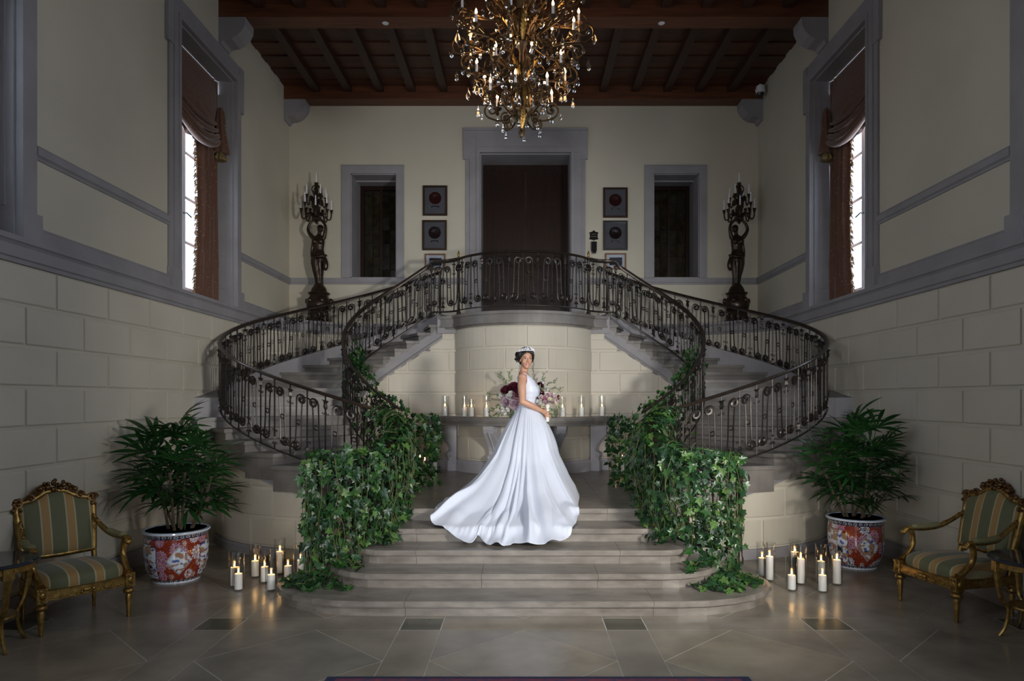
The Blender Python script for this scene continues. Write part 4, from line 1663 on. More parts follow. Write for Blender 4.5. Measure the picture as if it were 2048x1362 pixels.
def palm(x, y, R, H, turn, ph, seed, label, canes):
    t = thing('potted_palm', label, 'potted plant', (x, y, 0), group='palms in painted porcelain pots')
    make_pot(t, x, y, R, H, turn, ph)
    rnd = random.Random(seed)
    meshes = [fan_leaf(rnd, n, l, 0.025) for n, l in ((7, 0.34), (6, 0.32), (8, 0.36), (7, 0.30), (5, 0.30))]
    for (bx, by, tx, ty, tz, nl) in canes:
        b = Vector((x + bx, y + by, H * 0.8))
        e = Vector((x + tx, y + ty, tz))
        m = (b + e) / 2 + Vector((bx * 0.3, by * 0.3, 0))
        pts = catmull([b, m, e], 8)
        mb = MB()
        mb.tube(pts, [0.013 if i % 3 else 0.016 for i in range(len(pts))], 6)
        cane = mb.build('cane', M_CANE, t)
        nl = int(nl * 1.45)
        for k in range(nl):
            f = 0.36 + 0.64 * (k + 0.5) / nl
            at_ = pts[min(len(pts) - 1, int(f * (len(pts) - 1)))]
            az = k * 2.4 + rnd.uniform(-.5, .5) + tx * 3
            up = radians(18 + 52 * max(0, f - 0.45) / 0.55 + rnd.uniform(-12, 12))
            pl = rnd.uniform(0.13, 0.26)
            d = Vector((cos(az) * cos(up), sin(az) * cos(up), sin(up)))
            lb = at_ + d * pl
            lb.x = max(-W + 0.2, min(W - 0.2, lb.x))
            mb = MB()
            mb.tube([at_, at_ + d * pl * 0.5 + Vector((0, 0, 0.015)), lb], 0.0035, 4)
            mb.build('leaf_stalk', M_PALM, cane)
            tilt = -(up - radians(28 + 30 * f)) * 0.5 + rnd.uniform(-.35, .25)
            M = Matrix.Translation(lb) @ Matrix.Rotation(az, 4, 'Z') @ Matrix.Rotation(-up * 0.75 - tilt * 0.3, 4, 'Y') @ Matrix.Rotation(rnd.uniform(-.5, .5), 4, 'X')
            sc = rnd.uniform(0.82, 1.1)
            me = rnd.choice(meshes)
            for q_ in range(6):
                if max(abs((M @ (v.co * sc)).x) for v in me.vertices) < W - 0.03:
                    break
                sc *= 0.8
            o = link('leaf', me, t, M @ Matrix.Scale(sc, 4))


dl = 6.50
palm(X(353, dl), dl, 0.298, 0.475, 0.55, 0.0, 5, 'bushy palm in a round painted red and blue porcelain pot by the left wall',
     [(-0.06, 0.0, -0.14, -0.05, 1.22, 9), (0.0, 0.03, -0.02, 0.05, 1.36, 10), (0.05, -0.03, 0.12, -0.08, 1.18, 9), (-0.02, 0.06, -0.28, 0.05, 1.02, 8),
      (0.08, 0.05, 0.34, -0.02, 0.98, 8), (0.02, -0.06, 0.05, -0.22, 1.05, 8), (0.10, 0.02, 0.24, 0.10, 1.12, 7)])
dr_ = 7.02
palm(X(1711, dr_), dr_, 0.285, 0.50, 0.0, 3.7, 11, 'bushy palm in a straight-sided painted red porcelain pot by the right wall',
     [(-0.06, 0.0, -0.22, -0.05, 1.12, 9), (0.0, 0.03, -0.05, 0.05, 1.32, 10), (0.05, -0.03, 0.15, -0.08, 1.30, 9), (-0.02, 0.06, 0.25, 0.0, 1.05, 8),
      (0.02, -0.06, 0.02, -0.22, 1.16, 9), (-0.05, 0.02, -0.33, -0.02, 0.98, 7), (0.06, 0.02, 0.36, -0.16, 0.92, 8)])


# ---- gilt armchairs, built facing local -y
def carve(mb, pts, r0, r1, rnd, step=0.03, n=6):
    """row of carved knobs and leaves along a polyline"""
    for a, b in zip(pts, pts[1:]):
        a, b = Vector(a), Vector(b)
        k = max(1, int((b - a).length / step))
        for i in range(k):
            p = a.lerp(b, i / k) + Vector((rnd.uniform(-.006, .006), rnd.uniform(-.008, .002), rnd.uniform(-.008, .008)))
            r = rnd.uniform(r0, r1)
            mb.ball(p, (r, r * 0.8, r), n, 4)


def armchair(loc, rz, label):
    t = thing('armchair', label, 'armchair', loc, rz, 'gilt armchairs')
    t.matrix_basis = t.matrix_basis @ Matrix.Scale(0.95, 4)
    MT = wmat(t)
    rnd = random.Random(4)

    def put(mb, name, mt, par=None, ang=0.8):
        me = mb.mesh(name, mt, ang)
        o = bpy.data.objects.new(name, me)
        COL.objects.link(o)
        o.parent = par or t
        return o
    hw, fy, by = 0.31, -0.29, 0.29
    # turned legs
    for sx_, y_, k in ((-1, fy, 0), (1, fy, 0), (-1, by, 1), (1, by, 1)):
        mb = MB()
        x_ = sx_ * (hw if k == 0 else hw - 0.05)
        sc = 1.0 if k == 0 else 0.85
        mb.lathe([(0.014 * sc, 0), (0.018 * sc, 0.02), (0.014 * sc, 0.03), (0.017 * sc, 0.045), (0.026 * sc, 0.17), (0.020 * sc, 0.19), (0.042 * sc, 0.205), (0.045 * sc, 0.22), (0.036 * sc, 0.235), (0.022 * sc, 0.245), (0.024 * sc, 0.262)], 14, (x_, y_, 0))
        lg = put(mb, 'leg', M_GOLD)
        if k == 0:
            mb = MB()
            mb.box(x_ - 0.036, x_ + 0.036, y_ - 0.036, y_ + 0.036, 0.255, 0.365)
            mb.ball((x_, y_ - 0.036, 0.31), (0.022, 0.012, 0.03), 8, 5)
            mb.ball((x_ + sx_ * 0.036, y_, 0.31), (0.012, 0.022, 0.03), 8, 5)
            carve(mb, [(x_ - 0.03, y_ - 0.036, 0.27), (x_ + 0.03, y_ - 0.036, 0.27)], 0.006, 0.009, rnd, 0.012)
            carve(mb, [(x_ - 0.03, y_ - 0.036, 0.35), (x_ + 0.03, y_ - 0.036, 0.35)], 0.006, 0.009, rnd, 0.012)
            put(mb, 'leg_block', M_GOLD, lg)
    # seat rails
    mb = MB()
    for p, q in (((-hw, fy, 0.31), (hw, fy, 0.31)), ((-hw, fy, 0.31), (-hw + 0.05, by, 0.31)), ((hw, fy, 0.31), (hw - 0.05, by, 0.31)), ((-hw + 0.05, by, 0.31), (hw - 0.05, by, 0.31))):
        a, b = Vector(p), Vector(q)
        e = (b - a).normalized()
        nn = Vector((-e.y, e.x, 0))
        pts = [(-0.022, -0.045), (0.022, -0.045), (0.026, -0.02), (0.018, 0.0), (0.024, 0.03), (-0.022, 0.035)]
        bow = [a.lerp(b, k / 6) - Vector((0, 0.025 * sin(pi * k / 6) * (1 if abs(e.x) > 0.9 and a.y < 0 else 0), 0)) for k in range(7)]
        rings = [[c - nn * o + Vector((0, 0, z)) for o, z in pts] for c in bow]
        mb.loft(rings, True, True, 0, False)
    carve(mb, [(-hw + 0.04, fy - 0.026, 0.285), (-0.15, fy - 0.043, 0.285), (0, fy - 0.05, 0.285), (0.15, fy - 0.043, 0.285), (hw - 0.04, fy - 0.026, 0.285)], 0.007, 0.010, rnd, 0.018, 5)
    carve(mb, [(-0.05, fy - 0.05, 0.30), (0.05, fy - 0.05, 0.30)], 0.012, 0.018, rnd, 0.02, 5)
    put(mb, 'seat_rail', M_GOLD)
    # upholstered seat: rounded dome
    rings = []
    for i in range(9):
        v = i / 8
        s = (1, 1.015, 1.02, 1.0, 0.96, 0.86, 0.66, 0.38, 0.05)[i]
        z = (0.335, 0.355, 0.38, 0.405, 0.425, 0.445, 0.462, 0.472, 0.476)[i]
        ring = []
        for j in range(40):
            a = 2 * pi * j / 40
            c_, s_ = cos(a), sin(a)
            k = (abs(c_) ** 5 + abs(s_) ** 5) ** -0.2
            yy = s_ * k * 0.285
            taper = 1 - 0.16 * max(0, yy + 0.1)
            ring.append((c_ * k * 0.305 * s * taper, yy * s - 0.012 - 0.02 * max(0, 1 - abs(c_ * k)) * (s_ < 0), z))
        rings.append(ring)
    mb = MB()
    mb.loft(rings)
    put(mb, 'seat', M_STRIPE, None, 1.2)
    # back: frame with arched crest
    tilt = 0.23

    def bp(x_, z_, off=0.0):
        return Vector((x_, by + (z_ - 0.45) * tilt + off, z_))
    outl = [(-0.245, 0.50), (-0.255, 0.62), (-0.262, 0.75), (-0.27, 0.86), (-0.262, 0.905), (-0.225, 0.925), (-0.17, 0.935), (-0.12, 0.962), (-0.07, 0.995), (0, 1.01)]
    outl = outl + [(-x_, z_) for x_, z_ in reversed(outl[:-1])]
    mb = MB()
    rings = []
    for (k, off) in ((1.0, 0.01), (1.0, -0.02), (0.985, -0.035), (0.93, -0.05), (0.75, -0.06), (0.4, -0.068), (0.05, -0.07)):
        rings.append([bp(x_ * k, 0.74 + (z_ - 0.74) * k, off) for x_, z_ in outl])
    mb.loft(rings)
    mb.add([bp(x_, z_, 0.01) for x_, z_ in outl], [tuple(range(len(outl)))])
    put(mb, 'backrest', M_STRIPE, None, 1.2)
    mb = MB()
    fr = [bp(x_ * 1.05, z_ + (0.012 if z_ > 0.8 else 0), -0.012) for x_, z_ in outl]
    mb.tube(fr, 0.026, 8, flat=(1, 1))
    mb.tube([bp(-0.26, 0.50, -0.012), bp(0, 0.49, -0.012), bp(0.26, 0.50, -0.012)], 0.024, 8)
    mb.tube([bp(-0.258, 0.29, 0), bp(-0.262, 0.52, 0)], 0.022, 8)
    mb.tube([bp(0.258, 0.29, 0), bp(0.262, 0.52, 0)], 0.022, 8)
    put(mb, 'back_frame', M_GOLD)
    mb = MB()
    carve(mb, fr[3:-3], 0.014, 0.024, rnd, 0.016)
    carve(mb, fr[0:5], 0.009, 0.012, rnd, 0.014, 5)
    carve(mb, fr[-5:], 0.009, 0.012, rnd, 0.014, 5)
    # crest: clustered flowers and scrolls
    for k in range(46):
        u = rnd.uniform(-1, 1)
        x_ = 0.145 * u
        z_ = 1.02 + 0.085 * (1 - u * u) * rnd.random()
        mb.ball(bp(x_, z_, rnd.uniform(-.045, .0)), rnd.uniform(0.013, 0.026), 7, 5)
    for s in (-1, 1):
        for cx_, cz_, r in ((0.275, 0.93, 0.045), (0.18, 0.965, 0.034), (0.11, 1.02, 0.034)):
            pts = []
            for k in range(14):
                a = k * 0.66
                q = r * (1 - k / 17)
                pts.append(bp(s * (cx_ + q * cos(a)), cz_ + q * sin(a), -0.03))
            mb.tube(pts, [0.013 - 0.0004 * k for k in range(14)], 6)
            mb.ball(bp(s * cx_, cz_, -0.035), 0.016, 7, 5)
        for k in range(10):
            mb.ball(bp(s * (0.28 + rnd.uniform(-.03, .03)), 0.90 + rnd.uniform(-.06, .07), rnd.uniform(-.045, 0)), rnd.uniform(0.010, 0.02), 6, 4)
    put(mb, 'carved_crest', M_GILT_DARK)
    # arms: padded rest, scrolled hand, curved support
    for s in (-1, 1):
        mb = MB()
        arm = catmull([bp(s * 0.262, 0.80, 0), (s * 0.285, 0.20, 0.70), (s * 0.31, 0.09, 0.65), (s * 0.325, -0.04, 0.635), (s * 0.33, -0.16, 0.64), (s * 0.332, -0.215, 0.632)], 5)
        mb.tube(arm, [0.016 + 0.008 * sin(pi * i / (len(arm) - 1)) for i in range(len(arm))], 8)
        sup = catmull([(s * 0.33, -0.17, 0.63), (s * 0.327, -0.15, 0.57), (s * 0.322, -0.155, 0.49), (s * 0.317, -0.21, 0.42), (s * 0.312, -0.275, 0.365)], 5)
        mb.tube(sup, [0.026, 0.026] + [0.024] * (len(sup) - 4) + [0.03, 0.034], 8)
        for k in range(3):
            mb.ball((s * 0.332, -0.215 - 0.012 * k, 0.632 - 0.012 * k), (0.03, 0.022, 0.026), 8, 5)
        carve(mb, sup[4:], 0.010, 0.015, rnd, 0.022, 5)
        carve(mb, [p + Vector((0, 0, 0.012)) for p in arm[:9]], 0.008, 0.013, rnd, 0.022, 5)
        a_ = put(mb, 'arm', M_GOLD)
        mb = MB()
        pd = arm[9:21]
        mb.tube([p + Vector((0, 0, 0.016)) for p in pd], [0.014] + [0.03] * (len(pd) - 2) + [0.014], 10, flat=(0.8, 1.15))
        put(mb, 'arm_pad', mat('olive_pad', (0.20, 0.19, 0.09), 0.75, var=0.15, scale=60), a_)
    return t


armchair((-3.50, 5.30, 0), radians(52), 'gilt armchair with olive and gold stripes beside the left palm')
armchair((3.52, 5.55, 0), radians(-79), 'gilt armchair with olive and gold stripes near the right palm')


# ---- small round gilt tables with black marble tops
def side_table(loc, rz, h, r, label):
    t = thing('side_table', label, 'table', loc, rz, 'gilt side tables with black tops')

    def put(mb, name, mt):
        o = bpy.data.objects.new(name, mb.mesh(name, mt))
        COL.objects.link(o)
        o.parent = t
        return o
    mb = MB()
    mb.lathe([(0.01, h - 0.025), (r - 0.006, h - 0.025), (r, h - 0.015), (r, h - 0.008), (r - 0.008, h), (0.01, h)], 48)
    put(mb, 'marble_top', M_MARBLE)
    mb = MB()
    mb.lathe([(r * 0.86, h - 0.075), (r * 0.89, h - 0.07), (r * 0.88, h - 0.03), (r * 0.93, h - 0.026), (r * 0.7, h - 0.026), (r * 0.7, h - 0.075)], 48)
    put(mb, 'apron', M_GOLD)
    mb = MB()
    mb.lathe([(0.01, 0.205), (r * 0.55, 0.205), (r * 0.57, 0.215), (r * 0.55, 0.225), (0.01, 0.225)], 36)
    put(mb, 'shelf', M_GOLD)
    for k in range(4):
        a = pi / 4 + k * pi / 2
        d = Vector((cos(a), sin(a), 0))
        pts = catmull([d * (r * 0.84) + Vector((0, 0, h - 0.03)), d * (r * 0.86) + Vector((0, 0, h - 0.12)), d * (r * 0.76) + Vector((0, 0, h - 0.3)), d * (r * 0.60) + Vector((0, 0, 0.20)), d * (r * 0.66) + Vector((0, 0, 0.07)), d * (r * 0.80) + Vector((0, 0, 0.0))], 5)
        n = len(pts)
        mb = MB()
        mb.tube(pts, [0.028 - 0.016 * min(1, i / (n * 0.6)) for i in range(n)], 7)
        mb.box(-0.034, 0.034, -0.02, 0.02, -0.04, 0.04, M=Matrix.Translation(d * (r * 0.86) + Vector((0, 0, h - 0.065))) @ Matrix.Rotation(a + pi / 2, 4, 'Z'))
        put(mb, 'leg', M_GOLD)


side_table((-3.66, 4.66, 0), 0.3, 0.605, 0.30, 'small round gilt table with a black marble top beside the left armchair')
side_table((3.66, 4.88, 0), 0.6, 0.57, 0.29, 'small round gilt table with a black marble top beside the right armchair')

# ---- rug whose far edge shows at the bottom of the picture
rug = thing('rug', 'red rug with a dark blue border at the foot of the picture', 'rug', (0.08, 3.0, 0))
xa, xb, yf_ = X(655, 4.17), X(1497, 4.17), 4.17
mb = MB()
mb.box(xa, xb, 0.6, yf_, 0.0, 0.010)
mb.build('border', mat('rug_navy', (0.012, 0.016, 0.05), 0.9, var=0.3, scale=60, bump=0.4, bscale=200), rug)
mb = MB()
mb.box(xa + 0.06, xb - 0.06, 0.7, yf_ - 0.035, 0.008, 0.0125)
mb.build('field', mat('rug_red', (0.20, 0.03, 0.04), 0.9, scale=24, col2=(0.04, 0.03, 0.08), bump=0.4, bscale=200), rug)


# ================================================================== CHANDELIER, STATUES, PICTURES
def remesh(mb, name, mt, voxel, parent, smooth=4):
    """fuse overlapping closed shapes into one continuous surface"""
    me0 = mb.mesh('tmp', mt)
    o = bpy.data.objects.new('tmp', me0)
    COL.objects.link(o)
    m = o.modifiers.new('r', 'REMESH')
    m.mode = 'VOXEL'
    m.voxel_size = voxel
    s = o.modifiers.new('s', 'SMOOTH')
    s.iterations = smooth
    s.factor = 0.5
    dg = bpy.context.evaluated_depsgraph_get()
    me = bpy.data.meshes.new_from_object(o.evaluated_get(dg))
    me.name = name
    bpy.data.objects.remove(o)
    me.polygons.foreach_set('use_smooth', [True] * len(me.polygons))
    me.materials.clear()
    me.materials.append(mt)
    return link(name, me, parent)


# ---- chandelier
YC = 6.5
XC = X(1043, YC)


def cz(py):
    return Z(py, YC)


ch = thing('chandelier', 'large gilt chandelier with lit candle bulbs and crystal drops', 'chandelier', (XC, YC, cz(268)))
rc = random.Random(21)


def gold_leaf(base, direc, up, L, wid, curl):
    """feathered acanthus leaf"""
    mb = MB()
    base, direc, up = Vector(base), Vector(direc).normalized(), Vector(up).normalized()
    side = direc.cross(up).normalized()
    n = 8
    mid = []
    for i in range(n + 1):
        t = i / n
        mid.append(base + direc * (L * t) + up * (curl * L * t * t))
    vs, fs = [], []
    for i in range(n):
        t = (i + 0.5) / n
        w = wid * sin(pi * min(1, 0.12 + t * 0.88)) ** 0.8
        a, b = mid[i], mid[i + 1]
        for s in (-1, 1):
            k = len(vs)
            vs += [a, b, b + side * (s * w) + direc * (L * 0.07) - up * (0.10 * w), a + side * (s * w * 0.45)]
            fs.append((k, k + 1, k + 2, k + 3))
    mb.add(vs, fs, 0, False)
    return mb


def drop(p, s):
    mb = MB()
    p = Vector(p)
    mb.lathe([(0.0005, 0.0), (0.0035, 0.0), (0.004, -0.008), (0.0005, -0.014)], 6, p)
    mb.lathe([(0.001, -0.014), (0.004, -0.022), (0.010 * s, -0.014 - 0.018 * s), (0.0175 * s, -0.014 - 0.045 * s), (0.012 * s, -0.014 - 0.060 * s), (0.001, -0.014 - 0.072 * s)], 6, p)
    return mb


def spiral(c_r, c_z, r, a0, turns, shrink=0.85, n=16):
    out = []
    for k in range(n):
        a = a0 + turns * 2 * pi * k / (n - 1)
        q = r * (1 - shrink * k / (n - 1))
        out.append((c_r + q * cos(a), c_z + q * sin(a)))
    return out


def pol(r, z, az):
    return Vector((XC + r * cos(az), YC + r * sin(az), z))


# central stem
zb = cz(268)
mb = MB()
mb.lathe([(0.004, zb - 0.035), (0.018, zb - 0.03), (0.030, zb), (0.026, zb + 0.025), (0.014, zb + 0.04), (0.020, zb + 0.06), (0.10, zb + 0.22), (0.085, zb + 0.25), (0.03, zb + 0.28),
          (0.035, zb + 0.34), (0.022, zb + 0.42), (0.05, zb + 0.52), (0.03, zb + 0.60), (0.022, zb + 0.78), (0.06, zb + 0.86), (0.03, zb + 0.95), (0.025, zb + 1.2), (0.055, zb + 1.28), (0.02, zb + 1.36), (0.02, zb + 1.75)], 16, (XC, YC, 0),
         fn=lambda a, z: 1 + (0.13 * cos(8 * a) if z < zb + 0.26 and z > zb + 0.05 else 0))
stem = mb.build('stem', M_CHAND, ch)
mb = MB()
for k in range(26):
    z = zb + 1.75 + k * 0.032
    pts = []
    for j in range(10):
        a = 2 * pi * j / 10
        u, v = 0.014 * cos(a), 0.024 * sin(a)
        pts.append((XC + (u if k % 2 else 0), YC + (0 if k % 2 else u), z + v))
    mb.tube(pts, 0.004, 5, closed=True)
mb.build('chain', M_CHAND, ch)
for k in range(8):
    az = k * pi / 4 + 0.2
    d = Vector((cos(az), sin(az), 0))
    gold_leaf(pol(0.02, zb + 0.05, az), d * 0.42 + Vector((0, 0, 1)), d, 0.19, 0.030, 0.25).build('gold_leaf', M_CHGOLD if k % 2 == 0 else M_CHAND, stem, recalc=False)
    gold_leaf(pol(0.04, zb + 0.50, az + 0.4), d * 0.5 + Vector((0, 0, 1)), d, 0.22, 0.030, 0.3).build('gold_leaf', M_CHGOLD if k % 2 else M_CHAND, stem, recalc=False)
    gold_leaf(pol(0.05, zb + 0.86, az), d * 0.35 + Vector((0, 0, 1)), d, 0.26, 0.034, 0.3).build('gold_leaf', M_CHGOLD if k % 2 == 0 else M_CHAND, stem, recalc=False)
    gold_leaf(pol(0.07, zb + 0.44, az + 0.2), d * 0.30 + Vector((0, 0, -1)), d, 0.20, 0.028, -0.2).build('gold_leaf', M_CHGOLD, stem, recalc=False)


def bulb_arm(az, z0, R, zbulb, r_in=0.03, sag=0.13, outer=0.0, leaf=True):
    rz = catmull([(r_in, z0, 0), (0.30 * R, z0 - sag * 0.9, 0), (0.66 * R, z0 - sag * 1.25, 0), (0.93 * R, z0 - sag * 0.75, 0), (R, zbulb - 0.14, 0)], 6)
    mb = MB()
    mb.tube([pol(p.x, p.y, az) for p in rz], 0.010, 6)
    sp = spiral(0.42 * R, z0 - sag * 0.45, 0.075, -2.2, -1.2)
    mb.tube([pol(r, z, az) for r, z in sp], 0.007, 5)
    if outer:
        sp = [(0.80 * R, z0 - sag * 1.15)] + spiral(outer - 0.085, z0 - sag * 0.4, 0.10, -1.9, 1.25, 0.8, 18)
        mb.tube([pol(r, z, az) for r, z in sp], 0.0085, 6)
        sp = [(0.62 * R, z0 - sag * 1.25)] + spiral(outer - 0.16, z0 - sag * 1.9, 0.075, 1.2, -1.2, 0.8, 16)
        mb.tube([pol(r, z, az) for r, z in sp], 0.0075, 5)
    a = mb.build('arm', M_CHAND, ch)
    c = pol(R, zbulb, az)
    mb = MB()
    mb.lathe([(0.010, -0.16), (0.022, -0.145), (0.012, -0.13), (0.018, -0.115), (0.042, -0.10), (0.046, -0.092), (0.016, -0.09), (0.016, -0.075)], 10, c)
    mb.build('drip_pan', M_CHAND, a)
    mb = MB()
    mb.lathe([(0.0125, -0.092), (0.0125, -0.004), (0.009, 0.002), (0.006, 0.004)], 10, c)
    mb.build('candle_sleeve', M_SLEEVE, a)
    mb = MB()
    mb.lathe([(0.005, 0.002), (0.011, 0.012), (0.0125, 0.022), (0.009, 0.036), (0.003, 0.05), (0.001, 0.056)], 8, c)
    mb.build('bulb', M_BULB, a)
    d = Vector((cos(az), sin(az), 0))
    if leaf:
        gold_leaf(pol(0.55 * R, z0 - sag * 1.2, az), d * 1.0 + Vector((0, 0, -0.15)), (0, 0, 1), 0.17, 0.030, 0.55).build('gold_leaf', M_CHGOLD if rc.random() < 0.6 else M_CHAND, a, recalc=False)
    tips = [(R, zbulb - 0.165), (0.42 * R, z0 - sag * 0.45 - 0.085)]
    if outer:
        tips += [(outer, z0 - sag * 0.4), (outer - 0.05, z0 - sag * 1.9 - 0.07), (outer - 0.17, z0 - sag * 2.1)]
    for r, z in tips:
        drop(pol(r, z, az), rc.uniform(1.15, 1.6)).build('crystal_drop', M_CRYSTAL, a)


for k in range(6):
    bulb_arm(k * pi / 3 + 0.35, cz(172), 0.31, cz(180) + 0.02 * (k % 2), sag=0.10)
for k in range(8):
    bulb_arm(k * pi / 4 + 0.22, cz(128), 0.43, cz(138) + 0.015 * (k % 2), sag=0.11, outer=0.56)
for k in range(8):
    bulb_arm(k * pi / 4 + 0.60, cz(66), 0.50, cz(62) + 0.03 * (k % 2), sag=0.12, outer=0.69)
for k in range(8):
    bulb_arm(k * pi / 4 + 0.20, cz(20), 0.565, cz(14) + 0.03 * (k % 2), sag=0.10, outer=0.66)
# bottom scrolls and long upper bows
for k in range(6):
    az = k * pi / 3 + 0.0
    mb = MB()
    pts = catmull([(0.05, zb + 0.30, 0), (0.10, zb + 0.17, 0), (0.20, zb + 0.125, 0), (0.30, zb + 0.15, 0)], 5)
    pts = [(p.x, p.y) for p in pts] + spiral(0.285, zb + 0.225, 0.075, -1.2, 1.3, 0.8, 18)
    mb.tube([pol(r, z, az) for r, z in pts], 0.009, 6)
    mb.tube([pol(r, z, az + 0.4) for r, z in spiral(0.16, zb + 0.12, 0.06, 1.8, -1.5, 0.8, 18)], 0.010, 6)
    a = mb.build('bottom_scroll', M_CHAND, ch)
    drop(pol(0.375, zb + 0.20, az), 0.75).build('crystal_drop', M_CRYSTAL, a)
    drop(pol(0.19, zb + 0.07, az + 0.4), 0.95).build('crystal_drop', M_CRYSTAL, a)
    mb = MB()
    pts = catmull([(0.04, zb + 0.60, 0), (0.10, zb + 0.36, 0), (0.07, zb + 0.24, 0)], 6)
    mb.tube([pol(p.x, p.y, az + 0.2) for p in pts], 0.010, 6)
    mb.build('rib', M_CHAND, ch)
for k in range(8):
    az = k * pi / 4 + 0.1
    mb = MB()
    pts = catmull([(0.05, cz(40), 0), (0.26, cz(30), 0), (0.33, cz(-10), 0), (0.22, cz(-60), 0), (0.06, cz(-90), 0)], 6)
    mb.tube([pol(p.x, p.y, az) for p in pts], 0.010, 6)
    a = mb.build('bow', M_CHGOLD if k % 2 else M_CHAND, ch)
    drop(pol(0.30, cz(12), az), 1.1).build('crystal_drop', M_CRYSTAL, a)
    drop(pol(0.20, cz(22), az), 1.0).build('crystal_drop', M_CRYSTAL, a)
for dz_, e in ((0.42, 3), (0.95, 8)):
    d = bpy.data.lights.new('chandelier_light', 'POINT')
    d.energy = e
    d.color = (1.0, 0.58, 0.25)
    d.shadow_soft_size = 0.10
    for s in (-1, 1):
        o = bpy.data.objects.new('chandelier_light', d)
        COL.objects.link(o)
        o.parent = ch
        o.location = (0.45 * s, -0.05, dz_)


# ---- bronze torch-bearing statues
def statue(px, flip, label):
    y0 = 11.28
    x0 = X(px, y0)
    z0 = LEDGE
    t = thing('bronze_statue', label, 'statue', (x0, y0, z0), group='bronze torch bearers')
    s = -1 if flip else 1

    def q(dx, dy, h):
        return Vector((x0 + s * dx, y0 + dy, z0 + h))
    mb = MB()
    mb.lathe([(0.205, 0.0), (0.21, 0.02), (0.20, 0.05), (0.185, 0.07), (0.17, 0.15), (0.16, 0.19), (0.185, 0.22), (0.20, 0.26), (0.205, 0.32), (0.19, 0.38), (0.155, 0.42), (0.15, 0.46), (0.175, 0.48), (0.18, 0.495), (0.135, 0.51), (0.12, 0.56), (0.10, 0.60), (0.06, 0.62)], 32, q(0, 0, 0),
             fn=lambda a, z: 1 + (0.035 * sin(8 * a) if 0.05 < z < 0.2 else 0))
    for k in range(6):
        a = k * pi / 3
        mb.ball(q(0.195 * cos(a), 0.195 * sin(a), 0.36), (0.035, 0.035, 0.05), 8, 6)
    for k in range(4):
        a = pi / 4 + k * pi / 2
        mb.ball(q(0.165 * cos(a), 0.165 * sin(a), 0.06), (0.05, 0.05, 0.06), 8, 6)
    mb.build('pedestal', M_BRONZE, t)
    # figure: draped woman with raised arms, one continuous surface
    mb = MB()

    def ring(c, rx, ry, n=20, folds=0.0, ph=0.0):
        return [Vector(c) + Vector((rx * cos(2 * pi * j / n) * (1 + folds * sin(7 * 2 * pi * j / n + ph)), ry * sin(2 * pi * j / n) * (1 + folds * sin(7 * 2 * pi * j / n + ph)), 0)) for j in range(n)]
    H0 = 0.60
    secs = [(0.0, 0.01, 0.07, 0.06, .10), (0.05, 0.0, 0.062, 0.055, .12), (0.14, -0.005, 0.065, 0.058, .12), (0.27, -0.015, 0.088, 0.07, .12), (0.38, -0.02, 0.105, 0.085, .10), (0.46, -0.015, 0.112, 0.09, .06),
            (0.53, -0.01, 0.108, 0.085, .03), (0.60, -0.01, 0.088, 0.07, 0), (0.66, -0.01, 0.092, 0.075, 0), (0.73, -0.012, 0.105, 0.085, 0), (0.79, -0.012, 0.105, 0.07, 0), (0.835, -0.005, 0.07, 0.05, 0), (0.855, 0.0, 0.034, 0.034, 0), (0.90, 0.012, 0.03, 0.03, 0)]
    mb.loft([ring(q(dx, 0, H0 + h), rx, ry, 28, fo, h * 6) for h, dx, rx, ry, fo in secs])
    mb.ball(q(0.045, -0.085, H0 + 0.735), (0.042, 0.03, 0.042), 10, 6)
    mb.ball(q(-0.06, -0.08, H0 + 0.735), (0.042, 0.03, 0.042), 10, 6)
    mb.ball(q(0.02, -0.01, H0 + 0.955), (0.047, 0.056, 0.064), 12, 8)
    mb.ball(q(0.02, 0.015, H0 + 0.98), (0.056, 0.058, 0.052), 12, 8)
    mb.ball(q(0.025, 0.06, H0 + 0.95), (0.035, 0.035, 0.03), 10, 6)
    mb.ball(q(0.023, -0.062, H0 + 0.945), (0.009, 0.014, 0.014), 6, 5)
    # arms
    mb.tube(catmull([q(-0.085, 0, H0 + 0.795), q(-0.14, -0.02, H0 + 0.86), q(-0.175, -0.02, H0 + 0.945), q(-0.15, -0.02, H0 + 1.03), q(-0.09, -0.02, H0 + 1.10)], 4), [0.036, 0.036, 0.035, 0.034, 0.032, 0.03, 0.028, 0.027, 0.026, 0.025, 0.025, 0.024, 0.023, 0.022, 0.02, 0.02, 0.022], 10)
    mb.tube(catmull([q(0.075, 0, H0 + 0.795), q(0.10, -0.015, H0 + 0.87), q(0.115, -0.02, H0 + 0.95), q(0.10, -0.02, H0 + 1.03), q(0.04, -0.02, H0 + 1.10)], 4), [0.036, 0.036, 0.035, 0.034, 0.032, 0.03, 0.028, 0.027, 0.026, 0.025, 0.025, 0.024, 0.023, 0.022, 0.02, 0.02, 0.022], 10)
    # hip sash, hanging fold, feet
    mb.tube(catmull([q(-0.11, -0.06, H0 + 0.50), q(-0.02, -0.10, H0 + 0.47), q(0.09, -0.075, H0 + 0.50), q(0.12, 0, H0 + 0.52)], 5), 0.022, 8)
    mb.tube(catmull([q(0.10, -0.05, H0 + 0.48), q(0.125, -0.055, H0 + 0.36), q(0.115, -0.05, H0 + 0.26)], 5), [0.03, 0.036, 0.04, 0.044, 0.046, 0.047, 0.046, 0.044, 0.04, 0.03, 0.02], 8)
    mb.tube(catmull([q(-0.09, -0.04, H0 + 0.72), q(-0.112, -0.035, H0 + 0.58), q(-0.105, -0.04, H0 + 0.48)], 5), 0.02, 8)
    mb.ball(q(0.03, -0.05, H0 + 0.015), (0.03, 0.055, 0.02), 10, 5)
